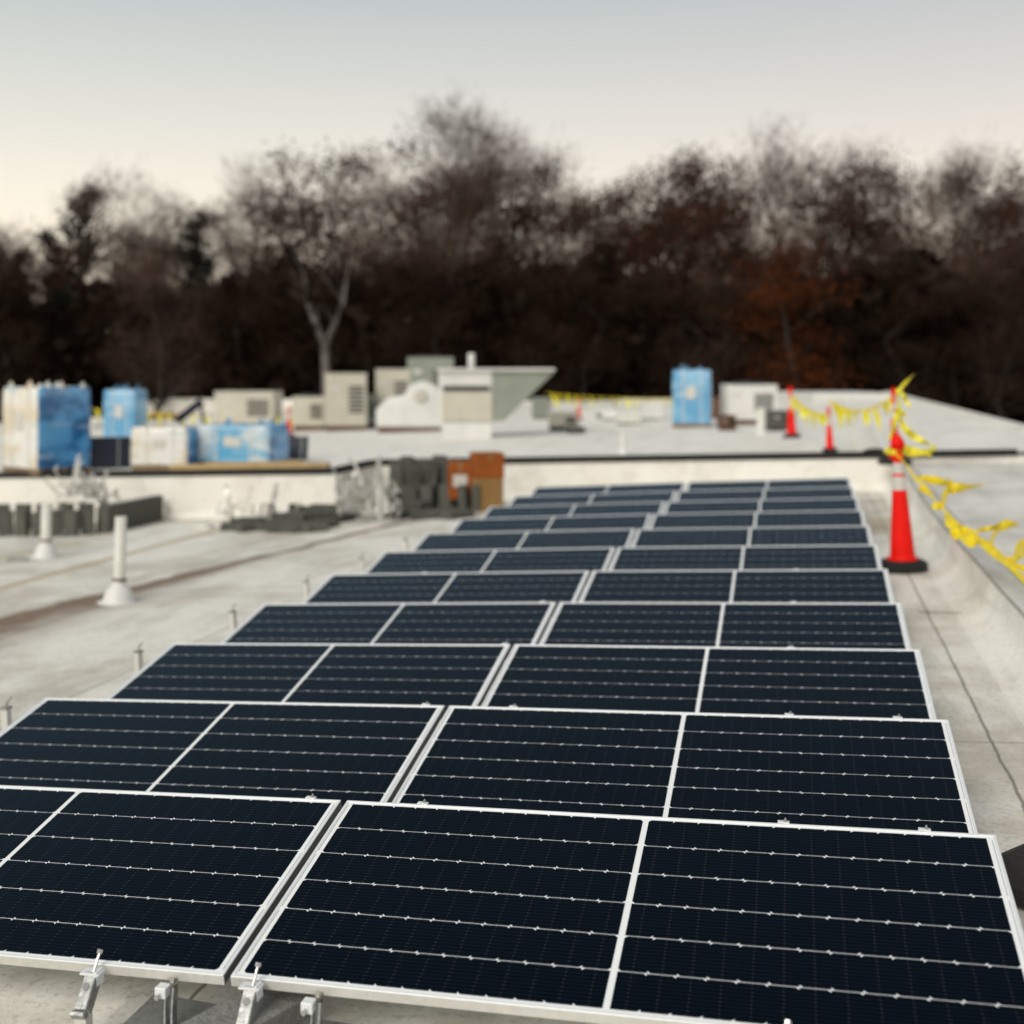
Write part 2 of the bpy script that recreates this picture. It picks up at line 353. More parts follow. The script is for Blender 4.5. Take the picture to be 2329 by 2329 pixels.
# walls between the roofs
def wall_strip(name, pts, label, face_m):
    """pts: plan polyline; a membrane wall from the lower roof to the upper roof with a black coping"""
    root = empty(name, (pts[0][0], pts[0][1], low_z(pts[0][0]))); tag(root, label, 'roof wall', kind='structure')
    o0 = Vector(root.location); b = MB(); c = MB()
    for (x0, y0), (x1, y1) in zip(pts[:-1], pts[1:]):
        n = 14; dx, dy = x1 - x0, y1 - y0; L = math.hypot(dx, dy); nx, ny = dy / L, -dx / L
        for i in range(n):
            a0, a1 = i / n, (i + 1) / n
            for q in (0,):
                P = []
                for a in (a0, a1):
                    x, y = x0 + dx * a, y0 + dy * a; zb = low_z(min(x, 3.1)); zt = high_z(x) - .02
                    P.append([(x + nx * .10, y + ny * .10, zb + .003), (x + nx * .03, y + ny * .03, zb + .07), (x, y, zb + .14), (x, y, zt)])
                for k in range(3): b.add([P[0][k], P[1][k], P[1][k+1], P[0][k+1]], ((0, 1, 2, 3),))
        # black coping
        for a0, a1 in ((0, 1),):
            V = []
            for a in (a0, a1):
                x, y = x0 + dx * a, y0 + dy * a; z = high_z(x)
                V += [(x + nx * .03, y + ny * .03, z - .055), (x + nx * .03, y + ny * .03, z + .055), (x - nx * .10, y - ny * .10, z + .055), (x - nx * .10, y - ny * .10, z - .055)]
            c.add(V, ((0, 1, 2, 3)[::-1], (4, 5, 6, 7), (0, 1, 5, 4)[::-1], (1, 2, 6, 5)[::-1], (2, 3, 7, 6)[::-1], (3, 0, 4, 7)[::-1]))
    for mb in (b, c):
        for v in mb.v: v -= o0
    b.smooth = True; b.build('wall_face', face_m, root); c.build('coping', M['coping'], root)
wall_strip('step_wall', [(-40, YL), (XJ, YL), (XJ, YB), (3.25, YB)], 'white membrane step wall with black coping behind the solar panels and ballast piles', M['wallm'])
# coping runs on over the edge roof
b = MB(); z = high_z(3.25)
b.add([(3.25, YB - .03, z - .05), (3.25, YB - .03, z + .055), (3.25, YB + .1, z + .055), (3.25, YB + .1, z - .05), (5.15, YB - .03, z + .02), (5.15, YB - .03, z + .125), (5.15, YB + .1, z + .125), (5.15, YB + .1, z + .02)],
      ((0, 1, 2, 3)[::-1], (4, 5, 6, 7), (0, 1, 5, 4)[::-1], (1, 2, 6, 5)[::-1], (2, 3, 7, 6)[::-1], (3, 0, 4, 7)[::-1]))
o = b.build('black_coping_end', M['coping']); tag(o, 'black coping end crossing the pale edge roof right of the near cone', 'coping'); o['kind'] = 'structure'
b = MB(); b.add([(3.25, YB + .02, -.1), (6.2, YB + .02, -.1), (6.2, YB + .02, z + .05), (3.25, YB + .02, z - .04)], ((0, 1, 2, 3),)); o = b.build('edge_step_wall', M['strip']); o['kind'] = 'structure'
# upper roof
FAR = 76
b = MB()
def hz(x, y): return high_z(x)
segs = [(-45, XJ, YL + .1), (XJ, 6.45, YB + .1)]
for xa, xb, ys_ in segs:
    n = 12
    for i in range(n):
        x0, x1 = xa + (xb - xa) * i / n, xa + (xb - xa) * (i + 1) / n
        for y0, y1 in ((ys_, 30), (30, FAR)):
            b.add([(x0, y0, high_z(x0)), (x1, y0, high_z(x1)), (x1, y1, high_z(x1)), (x0, y1, high_z(x0))], ((0, 1, 2, 3),))
o = b.build('upper_roof', M['roof2']); o['kind'] = 'structure'
b = MB(); b.prism([(6.35, .40), (6.35, .54), (6.6, .56), (6.62, -9), (6.3, -9)], YB, FAR, 'y'); b.box((-45, FAR, -9), (6.6, FAR + .3, -.2)); o = b.build('upper_roof_edge', M['roof2']); o['kind'] = 'structure'
# low ridge of membrane running on over the upper roof
b = MB(); b.smooth = True; ys = frange(YB + .2, 60, 40)
for y in ys:
    for i in range(9):
        a = math.pi * i / 8; x = 3.05 + .12 * math.sin(y * .25) - .22 * math.cos(a); b.v.append(Vector((x, y, high_z(x) + .10 * math.sin(a) + .003)))
for j in range(len(ys) - 1):
    for i in range(8): b.face((j*9+i, j*9+i+1, (j+1)*9+i+1, (j+1)*9+i))
o = b.build('membrane_ridge', M['curb']); o['kind'] = 'structure'
# the ground below the building
b = MB(); b.add([(-900, -500, -9), (900, -500, -9), (900, 1200, -9), (-900, 1200, -9)], ((0, 1, 2, 3),))
o = b.build('ground', mat('leaf litter ground', (.05, .035, .02), .95, var=.5, vscale=.2)); o['kind'] = 'structure'

# ------------------------------------------------------------------ solar panels
PL, PW, PT = 2.465, 1.134, .035
MX, MY, MC = .034, .024, .011                # white margins: short ends, long sides, half the middle bar
PITX = (PL / 2 - MX - MC) / 13; PITY = (PW - 2 * MY) / 6; PX0 = MC + PITX / 2; PY0 = MY
M['cells'] = cells()
def make_panel():
    root = empty('solar_panel')
    f = MB(); a = .012                        # top lip
    for (x0, x1, y0, y1) in ((-PL/2, PL/2, 0, a), (-PL/2, PL/2, PW - a, PW), (-PL/2, -PL/2 + a, a, PW - a), (PL/2 - a, PL/2, a, PW - a)):
        f.box((x0, y0, -PT), (x1, y1, .0015))
    f.build('frame', M['alu'], root, bevel=.0012, seg=1)
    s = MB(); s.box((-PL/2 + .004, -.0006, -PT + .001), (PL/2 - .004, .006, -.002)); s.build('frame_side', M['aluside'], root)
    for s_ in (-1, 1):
        e = MB(); x0 = s_ * PL / 2; e.box((min(x0, x0 + s_ * .0008), .002, -PT + .001), (max(x0, x0 + s_ * .0008), PW - .002, -.0025)); e.build('end_shade', M['endside'], root)
    g = MB(); g.box((-PL/2 + a, a, -.006), (PL/2 - a, PW - a, -.0015)); sheet = g.build('backsheet', M['backsheet'], root)
    c = MB(); ch = .0105; gy = .0015; gx = .0000
    for side in (-1, 1):
        for i in range(13):
            xa, xb = MC + i * PITX, MC + (i + 1) * PITX
            for j in range(6):
                ya, yb = MY + j * PITY + gy, MY + (j + 1) * PITY - gy; z = -.0008
                if j % 2: pts = [(xa + ch, ya), (xb, ya), (xb, yb), (xa + ch, yb), (xa, yb - ch), (xa, ya + ch)]
                else: pts = [(xa, ya), (xb - ch, ya), (xb, ya + ch), (xb, yb - ch), (xb - ch, yb), (xa, yb)]
                pts = [(side * p[0], p[1], z) for p in pts]
                if side < 0: pts = pts[::-1]
                c.add(pts, (tuple(range(len(pts))),))
    c.build('cells', M['cells'], sheet)
    # stamped grey lines on the short-end margins
    rm = mat('tinned ribbon', (.42, .46, .48), .4, .4)
    for s_ in (-1, 1):
        l = MB()
        for j in range(3):
            y0 = .03 + j * .365; l.box((s_ * (PL/2 - .0165) - .0012, y0, -.0016), (s_ * (PL/2 - .0165) + .0012, y0 + .34, -.0009))
        l.build('end_ribbon', rm, sheet)
    u = MB(); u.box((-PL/2 + a, a, -.0085), (PL/2 - a, PW - a, -.0065)); u.build('rear_sheet', M['backsheet'], root)
    return root
P_, T_, GAP = 1.5438, .1854, .0238
AL, AR = .0607, .052
ZK = [0, -.0048, -.0032, -.0004, .0021, .0015, .0005, -.0001, -.0002, -.0005, .004]
ORD = ['front', 'second', 'third', 'fourth', 'fifth', 'sixth', 'seventh', 'eighth', 'ninth', 'tenth', 'farthest']
def panel_matrix(k, side):
    a = AL if side < 0 else AR; xc = side * (PL / 2 + GAP / 2)
    X = Vector((1, 0, a)).normalized(); Y = Vector((0, math.cos(T_), math.sin(T_))); Z = X.cross(Y).normalized(); Y = Z.cross(X)
    o = Vector((xc, k * P_, ZK[k] + a * xc)) - Y * PW
    m = Matrix((X, Y, Z)).transposed().to_4x4(); m.translation = o; return m
proto = make_panel(); first = True
for k in range(11):
    for side in (-1, 1):
        o = proto if first else copy_tree(proto); first = False
        o.matrix_world = panel_matrix(k, side) @ Matrix.Rotation(R(rnd.uniform(-.12, .12)) if k > 1 else 0, 4, 'X')
        pos = 'row from the front' if 0 < k < 10 else 'row'
        extra = {0: ', its frame edge at the bottom', 10: ', right before the white step wall'}.get(k, '')
        tag(o, f'{"left" if side < 0 else "right"} solar panel of the {ORD[k]} {pos}{extra}', 'solar panel', 'tilted solar panels in two columns')
def on_edge(k, x, rear=True, dz=0, dy=0):
    a = AL if x < 0 else AR; z = ZK[k] + a * x; y = k * P_
    if not rear: y -= PW * math.cos(T_); z -= PW * math.sin(T_)
    return Vector((x, y + dy, z + dz))

# ------------------------------------------------------------------ racking
def make_post(h, small=False):
    """tall bent upright with a swivel head, clamp and a free bolt (origin at its foot)"""
    root = empty('racking_post')
    p = MB(); w_ = .022; y0 = -.045
    p.prism([(-w_, y0 - .012), (w_, y0 - .012), (w_, y0 + .03), (w_ - .004, y0 + .03), (w_ - .004, y0 - .008), (-w_, y0 - .008)], 0, h - .10, 'z')
    p.prism([(-w_ + .004, y0 + .012), (w_ - .005, y0 + .012), (w_ - .005, y0 + .015), (-w_ + .004, y0 + .015)], 0, h - .11, 'z')
    p.build('post', M['aluside'], root, bevel=.001, seg=1)
    if small:
        hd = MB(); hd.box((-.026, -.062, h - .104), (.026, -.006, h - .088)); hd.tube([(.01, -.04, h - .09), (.012, -.035, h - .055)], .008, 6); hd.tube([(.012, -.035, h - .06), (.045, -.03, h - .03)], .006, 6); hd.build('bolt', M['galv'], root, bevel=.002, seg=1)
        return root
    hd = MB(); A = Vector((0, .035, h - .012)); B = Vector((0, -.045, h - .10)); L = (A - B).length
    Mx = Matrix.Translation(B) @ Matrix.Rotation(math.atan2(A.z - B.z, A.y - B.y), 4, 'X')
    hd.box((-.023, 0, -.012), (.020, L, .010), Mx); hd.box((.020, 0, -.03), (.024, L, .012), Mx)
    hd.tube([Mx @ Vector((-.030, -.012, -.002)), Mx @ Vector((.022, -.012, -.002))], .014, 10)
    hd.box((-.030, -.022, .012), (.022, -.008, .018), Mx)
    hd.build('clamp_arm', M['galv'], root, bevel=.002, seg=1)
    cl = MB(); cl.box((-.042, .018, h - .016), (.032, .062, h - .009)); cl.box((.014, .016, h - .05), (.026, .06, h - .002)); cl.build('clamp', M['alu'], root, bevel=.0015, seg=1)
    bt = MB(); d = Vector((.012, .055, .085)).normalized(); s0 = Vector((0, .02, h - .03))
    bt.tube([s0, s0 + d * .085], .0048, 8); bt.tube([s0 + d * .083, s0 + d * .096], .0105, 6); bt.tube([Vector((-.004, -.006, h - .038)), Vector((-.004, .006, h - .052))], .013, 10)
    bt.build('bolt', M['bolt'], root)
    return root
def make_foot(h):
    """short curved front leg with a block clamp hooked on the frame edge"""
    root = empty('panel_support')
    p = MB()
    for x in (-.0, .026):
        p.smooth = False
        pts = [(x, -.012 - .012 * math.sin(q * 3.1), h * q) for q in frange(0, 1, 8)]
        for a, b_ in zip(pts[:-1], pts[1:]):
            p.add([(a[0]-.003, a[1]-.016, a[2]), (a[0]+.003, a[1]-.016, a[2]), (a[0]+.003, a[1]+.016, a[2]), (a[0]-.003, a[1]+.016, a[2]),
                   (b_[0]-.003, b_[1]-.016, b_[2]), (b_[0]+.003, b_[1]-.016, b_[2]), (b_[0]+.003, b_[1]+.016, b_[2]), (b_[0]-.003, b_[1]+.016, b_[2])], ((0,1,5,4),(1,2,6,5),(2,3,7,6),(3,0,4,7)))
    q_ = [( .003, -.006 - .012 * math.sin(q * 3.1), h * q) for q in frange(0, .95, 8)]
    for a, b_ in zip(q_[:-1], q_[1:]): p.add([a, (a[0] + .02, a[1], a[2]), (b_[0] + .02, b_[1], b_[2]), b_], ((0, 1, 2, 3),))
    p.build('leg', M['galv'], root)
    c = MB(); c.box((-.034, -.045, h - .035), (.006, -.004, h)); c.build('clamp', M['alu'], root, bevel=.002, seg=1)
    c = MB(); c.tube([(-.016, -.062, h - .022), (-.016, -.04, h - .02)], .005, 8); c.tube([(-.016, -.066, h - .022), (-.016, -.059, h - .022)], .009, 6); c.tube([(.008, .0, h), (.008, .006, h + .016)], .010, 8)
    c.build('bolt', M['bolt'], root)
    return root
POST_H = .43
post = make_post(POST_H); small_post = make_post(POST_H, True); used_s = False; foot = make_foot(.20); used_p = used_f = False
def place_post(x, y, top, label, rz=0, lean=0):
    global used_p
    o = copy_tree(post) if used_p else post; used_p = True
    o.location = (x, y, top - POST_H); o.rotation_euler = (0, lean, rz); tag(o, label, 'racking post', 'empty racking posts with bolts'); return o
def place_foot(x, y, top, label):
    global used_f
    o = copy_tree(foot) if used_f else foot; used_f = True
    o.location = (x, y, top - .20); tag(o, label, 'panel support', 'front feet of the front row'); return o
fz = lambda x: on_edge(0, x, False).z
place_post(-.435, -1.19, fz(-.435) - .028 + .03, 'empty racking post with raised bolt before the left front solar panel', 0, R(-4))
place_post(.15, -1.19, fz(.15) - .025 + .03, 'empty racking post with raised bolt before the left end of the right front solar panel', 0, R(-4))
place_post(1.77, -1.195, fz(1.77) - .01, 'racking post whose bolt head rises at the bottom edge right of the middle', 0, 0)
place_foot(-.19, -1.125, fz(-.19) - .034, 'short curved racking foot under the right corner of the left front panel')
place_foot(.33, -1.125, fz(.33) - .034, 'short curved racking foot under the left end of the right front panel')
for k, nm in ((1, 'second'), (2, 'third'), (3, 'fourth'), (4, 'fifth'), (5, 'sixth'), (6, 'seventh')):
    o = copy_tree(small_post) if used_s else small_post; used_s = True
    o.location = (-2.70, k * P_, low_z(-2.7) + .01); o.rotation_euler = (0, R(rnd.uniform(-7, -2)), R(rnd.uniform(-25, 35))); tag(o, f'thin racking post standing off the left end of the {nm} row', 'racking post', 'thin posts left of the rows')
# end clamps hooked over the rear frame edges
cp = None
def clamp_mesh():
    root = empty('end_clamp')
    c = MB(); c.box((-.028, -.012, .002), (.028, .020, .009)); c.box((-.028, .003, -.04), (.028, .020, .002)); c.build('clamp_plate', M['alu'], root, bevel=.0015, seg=1)
    c = MB(); c.tube([(.008, .008, .009), (.008, .008, .016)], .010, 6); c.tube([(.008, .008, .016), (.010, .010, .026)], .0045, 6); c.build('bolt', M['bolt'], root); return root
for k, xs in ((0, (-.15, .34, 1.75, 2.24)), (1, (-.12, .36, 1.75, 2.25)), (2, (-.05, 1.74)), (3, (-.12, 1.74)), (4, (-1.55, 1.75))):
    for x in xs:
        if cp is None: cp = clamp_mesh(); o = cp
        else: o = copy_tree(cp)
        o.location = on_edge(k, x, True); o.scale = (.75,) * 3; side = 'left' if x < 0 else 'right'
        nth = '' if len([q for q in xs if (q < 0) == (x < 0)]) == 1 else (', the inner one' if abs(x) < 1 else (', the middle one' if x < 2 else ', the outer one'))
        tag(o, f'bolt clamp behind the {side} panel of the {ORD[k]} row{nth}', 'clamp', 'end clamps on the rear panel edges')
# trays and ballast block before the front row
def tray(x0, x1, y0, y1, label, lift=.10):
    b = MB(); b.add([(x0, y0, 0), (x1, y0, 0), (x1 + .03, y1, lift), (x0 + .03, y1, lift), (x0, y0, -.003), (x1, y0, -.003), (x1 + .03, y1, lift - .003), (x0 + .03, y1, lift - .003)], ((0,1,2,3),(7,6,5,4),(0,4,5,1),(1,5,6,2),(2,6,7,3),(3,7,4,0)))
    b.box((x0, y0 - .002, 0), (x1, y0, .018)); o = b.build('ballast_tray', M['galv']); o.location = (0, 0, low_z((x0 + x1) / 2) + .02); tag(o, label, 'tray', 'steel ballast trays'); return o
tray(-.36, -.03, -1.45, -.98, 'grey steel ballast tray behind the left curved racking foot', .03)
tray(.22, .47, -1.42, -1.02, 'grey steel ballast tray behind the right curved racking foot', .03)
b = MB(); b.box((-.1, -.2, 0), (.1, .2, .095)); o = b.build('concrete_block', M['conc'], bevel=.006); o.location = (.10, -1.14, low_z(.1) + .03); o.rotation_euler = (0, 0, R(-22)); tag(o, 'light grey concrete ballast block lying under the front edge of the right front panel', 'concrete block')

# ------------------------------------------------------------------ ballast piles
bm_ = MB(); bm_.box((-.2, -.1, -.05), (.2, .1, .05)); blk = bm_.build('ballast_block', M['conc2'], bevel=.01); used_b = False
def block(p, rz, rx=0, ry=0, label='', group='', sc=1):
    global used_b
    o = blk.copy() if used_b else blk
    if used_b: COL.objects.link(o)
    used_b = True; o.location = p; o.rotation_euler = (rx, ry, rz); o.scale = (sc, sc, sc); tag(o, label, 'concrete block', group)
rr = random.Random(3)
# left pile: an L of blocks on end
la, gr = 'dark concrete block standing in the long row left of the white vent pipes', 'concrete blocks in the left row'
n = 0
for i in range(8):
    u = -20 + i * 31; p, t = low(u, 1012 - max(0, i - 5) * 3); p.z += .205; block(p, rr.uniform(-.35, .35) + .3 + 1.57, rr.uniform(-.1, .1), R(90) + rr.uniform(-.1, .1), la, gr, 1.18 if i % 3 else 1.0)
for i in range(7):
    p, t = low(215 + i * 13, 1003 - i * 3.2); p.z += .205; block(p, 1.25 + 1.57 + rr.uniform(-.05, .05), 0, R(90), la, gr, 1.3)
for i in range(6):
    p, t = low(-15 + i * 40, 1003); p.z += .2; p.y += .3; block(p, rr.uniform(-.3, .5) + 1.57, 0, R(90), la, gr, 1.3)
# middle low pile
la, gr = 'dark concrete block in the low middle pile before the white wall', 'concrete blocks in the low middle pile'
for (u, v, dz, rz, ry) in ((450, 1000, .05, .2, 0), (478, 1001, .05, .9, 0), (505, 1000, .05, .1, 0), (465, 990, .05, .4, 0), (530, 1003, .1, .3, R(90) * 0), (560, 1004, .06, .0, 0), (585, 1003, .05, .5, 0), (608, 996, .05, 1.2, 0), (570, 992, .16, .3, 0), (600, 990, .16, .9, 0), (545, 995, .16, .2, 0), (520, 985, .06, 1.2, 0), (575, 985, .2, .5, .2), (615, 982, .2, .1, 0), (640, 984, .05, 1.3, 0), (650, 976, .05, .3, 0)):
    p, t = low(u, v); p.z += dz; block(p, rz, 0, ry, la, gr, 1.35)
# stack against the wall
la, gr = 'dark concrete block in the tall stack left of the orange boxes', 'concrete blocks in the tall stack by the wall'
for i in range(5):
    for j in range(3):
        p, t = low(738 + i * 34, 966 - i * 1.5); p.z += .22 + j * .21 - (.06 if (i + j) % 3 == 0 else 0); p.y += .3 * (j > 0); 
        if j == 2 and i in (4,): continue
        block(p, rr.uniform(-.5, .5) + .2 + 1.57, rr.uniform(-.12, .12), R(90) + rr.uniform(-.15, .15), la, gr, rr.uniform(1.1, 1.3))
for i in range(5):
    for j in range(3):
        p, t = low(752 + i * 31, 962); p.z += .24 + j * .225 - .05 * (i % 2); p.y += .5
        if j < 2 or i < 4: block(p, rr.uniform(-.3, .3) + 1.75, 0, R(90) + rr.uniform(-.1, .1), la, gr, 1.2)
for i, (u, v, dz) in enumerate(((745, 972, .06), (775, 974, .06), (812, 976, .06), (845, 972, .06), (850, 962, .22), (880, 964, .2), (905, 962, .2), (870, 975, .06), (798, 968, .16))):
    p, t = low(u, v); p.z += dz; p.y -= .2; block(p, rr.uniform(0, 1.5), 0, R(90) if dz > .18 else 0, la, gr, 1.3)
# ------------------------------------------------------------------ loose racking brackets (bent aluminium legs and nested frames)
def make_bracket(seed):
    q = random.Random(seed); b = MB(); h = q.uniform(.35, .6)
    def strip(pts, w_):
        for a, c in zip(pts[:-1], pts[1:]):
            a = Vector(a); c = Vector(c); b.add([a - Vector((w_, 0, 0)), a + Vector((w_, 0, 0)), c + Vector((w_, 0, 0)), c - Vector((w_, 0, 0))], ((0, 1, 2, 3),))
            b.add([a + Vector((w_, 0, 0)), a + Vector((w_, .03, 0)), c + Vector((w_, .03, 0)), c + Vector((w_, 0, 0))], ((0, 1, 2, 3),))
    strip([(0, -.25, 0), (0, .15, 0), (0, .22, h * .5), (0, .25, h), (0, .19, h + .04)], .035)
    strip([(.1, -.3, .0), (.1, -.28, h * .4), (.1, -.24, h * .45)], .03)
    b.tube([(0, .2, h * .6), (.02, -.24, .02)], .012, 5); b.tube([(-.15, -.25, .01), (.22, -.25, .01)], .014, 5)
    return b.build('loose_bracket', M['aluside'], solid=.003)
br = [make_bracket(s) for s in range(4)]; bi = 0
def bracket(p, rz, rx, ry, label, group, sc=1):
    global bi
    o = br[bi] if bi < 4 else br[bi % 4].copy()
    if bi >= 4: COL.objects.link(o)
    bi += 1; o.location = p; o.rotation_euler = (rx, ry, rz); o.scale = (sc,) * 3; tag(o, label, 'bracket', group)
for i in range(16):
    p, t = low(rr.uniform(655, 735), rr.uniform(980, 992)); p.z += rr.uniform(0, .5); bracket(p, rr.uniform(0, 6.3), rr.uniform(-.7, .7), rr.uniform(-.5, .5), 'grey metal bracket in the tangled heap before the wall corner', 'metal brackets heaped by the wall corner', rr.uniform(.8, 1.1))
for i in range(9):
    p, t = low(rr.uniform(120, 215), rr.uniform(995, 1000)); p.z += rr.uniform(.42, .75); bracket(p, rr.uniform(0, 6.3), rr.uniform(-.6, .6), rr.uniform(-.5, .5), 'grey metal bracket lying on top of the long left row of blocks', 'metal brackets on the left row of blocks', 1.0)
for i in range(7):
    p, t = low(rr.uniform(430, 540), rr.uniform(988, 998)); p.z += rr.uniform(.08, .2); bracket(p, rr.uniform(0, 6.3), rr.uniform(-.4, .4), rr.uniform(-.3, .3), 'grey metal bracket lying on the low middle pile of blocks', 'metal brackets on the middle pile', .9)
# small rag-like white things on the roof
for u, v, lab in ((210, 1003, 'small white plastic bag lying before the left row of blocks'), (790, 972, 'white crumpled plastic bag before the tall stack of blocks'), (385, 997, 'flat white plastic scraps lying left of the low middle pile')):
    p, t = low(u, v); b = MB(); b.smooth = True; q = random.Random(u)
    for i in range(7):
        for j in range(10):
            a = 2 * math.pi * j / 10; e = math.pi / 2 * i / 6; r_ = .17 * q.uniform(.75, 1.1)
            b.v.append(Vector((r_ * 1.3 * math.cos(a) * math.cos(e), r_ * math.sin(a) * math.cos(e), .11 * math.sin(e) * q.uniform(.8, 1.1))))
    for i in range(6):
        for j in range(10): b.face((i*10+j, i*10+(j+1)%10, (i+1)*10+(j+1)%10, (i+1)*10+j))
    o = b.build('plastic_bag', M['pvc']); o.location = p; tag(o, lab, 'plastic bag')
p, t = low(33, 1058); b = MB(); b.box((-.16, -.05, 0), (.16, .05, .03)); b.box((-.12, -.03, .03), (.12, .03, .05)); o = b.build('metal_offcut', M['galv'], bevel=.004); o.location = p; tag(o, 'small grey metal offcut lying at the left below the far vent pipe', 'offcut')

# ------------------------------------------------------------------ vent pipes
def vent(u, v, vtop, label, r=.055, lean=0):
    p, t = low(u, v); h = (v - vtop) * PXM * t; root = empty('vent_pipe', p); root.rotation_euler = (0, lean, YAW); tag(root, label, 'vent pipe')
    b = MB(); b.smooth = True; b.lathe([(r, .1), (r, h), (r * .82, h), (r * .82, h - .2)], 20, cap=False); b.build('pipe', M['pvc'], root)
    b = MB(); b.smooth = True; b.lathe([(.23, .002), (.185, .012), (.165, .03), (.155, .08), (.135, .13), (.10, .175), (r * 1.08, .2), (r * 1.06, .27)], 24, cap=False); b.build('boot', M['boot'], root)
    b = MB(); b.smooth = True; b.lathe([(r * 1.05, .235), (r * 1.22, .24), (r * 1.22, .262), (r * 1.05, .267)], 20, cap=False); b.tube([(r * .9, -r * .8, .25), (r * 1.5, -r * 1.1, .252)], .012, 6); b.build('clamp_band', M['rust'], root)
vent(224, 1137, 975, 'nearer white vent pipe with a rusty clamp and domed boot, left of the panels', .062, R(1.5))
vent(86, 1052, 950, 'farther white vent pipe with flared boot before the long row of blocks', .072, R(1))

# ------------------------------------------------------------------ boxes and lumber
p, t = low(865, 938); p.y = YB - .55
def carton(name, loc, sx, sy, sz, m, label, rz=0, lab=None):
    root = empty(name, loc, rz); tag(root, label, 'box')
    b = MB(); b.box((-sx/2, -sy/2, 0), (sx/2, sy/2, sz)); b.build('carton', m, root, bevel=.012)
    b = MB(); b.box((-sx/2 - .002, -.025, sz + .001), (sx/2 + .002, .025, sz + .004)); b.box((-.03, -sy/2 - .003, sz * .72), (.03, -sy/2 - .0005, sz)); b.build('packing_tape', M['box2'], root)
    if lab:
        b = MB(); b.box((-sx * .3, -sy/2 - .003, sz * .34), (sx * .28, -sy/2 - .0005, sz * .66)); b.build('paper_label', M['white'], root)
    return root
xb = at(868, 940, 21.6); carton('cardboard_box', (xb.x, xb.y, xb.z), .42, .4, .64, M['box1'], 'orange brown cardboard box with a white label beside the tall block stack', YAW, True)
xb = at(918, 952, 21.4); zb = low_z(xb.x); h_low = (952 - 902) * PXM * 21.4
carton('cardboard_box', (xb.x, xb.y, zb), .52, .42, h_low + .1, M['box2'], 'tan cardboard box on the roof under a bright orange box', YAW + .1)
carton('cardboard_box', (xb.x, xb.y + .02, zb + h_low + .104), .50, .42, .43, M['box1'], 'bright orange cardboard box on top of a tan box by the wall', YAW + .25)
pa, pb = Vector((-9.3, YL + .06, high_z(-9.3) + .056)), Vector((-6.2, YL + .06, high_z(-6.2) + .056))
b = MB(); Mx = Matrix.Translation(pa) @ Matrix.Rotation(-math.asin((pb - pa).z / (pb - pa).length), 4, 'Y'); b.box((0, -.07, 0), ((pb - pa).length, .07, .09), Mx); b.box((.7, -.06, .092), (2.6, .05, .125), Mx)
o = b.build('lumber_boards', M['wood'], bevel=.004); tag(o, 'long tan lumber boards lying on the black coping at the left', 'lumber')

# ------------------------------------------------------------------ wrapped pallets and leaning panels on the upper roof
def wrap_mat(name, a, bcol, c3, seed, sc=(1, 1, 1)):
    m = bpy.data.materials.new(name); m.use_nodes = True; g = NG(m); bs = g.n['Principled BSDF']; t = g.n.new('ShaderNodeTexCoord'); O = t.outputs['Object']
    n1 = g.noise(O, 1.1, 4, .6, sc=(1, 1, 1.8), w=seed); n2 = g.noise(O, 1.7, 3, .5, sc=(.5, .5, 2.6), w=seed + 4)
    c = g.mix(g.step(n1, .42, .56), a, bcol); c = g.mix(g.m('MULTIPLY', g.step(n2, .52, .68), .7), c, c3)
    g.l.new(c, bs.inputs['Base Color']); bs.inputs['Roughness'].default_value = .3; bs.inputs['Coat Weight'].default_value = .3
    bp = g.n.new('ShaderNodeBump'); bp.inputs['Strength'].default_value = .5; bp.inputs['Distance'].default_value = .04; g.l.new(n2, bp.inputs['Height']); g.l.new(bp.outputs[0], bs.inputs['Normal']); return m
BL, BD, WH = (.10, .36, .68), (.005, .12, .33), (.80, .80, .77)
M['wrapw'] = wrap_mat('white stretch film', WH, (.74, .66, .52), (.42, .55, .60), 1)
M['wrapb'] = wrap_mat('blue stretch film', BL, BD, (.42, .58, .74), 7)
M['wrapl'] = wrap_mat('light blue stretch film', (.25, .50, .72), (.12, .36, .60), (.60, .68, .74), 12)
M['wrapm'] = wrap_mat('blue and white film', (.60, .66, .68), (.10, .38, .62), (.30, .55, .75), 20)
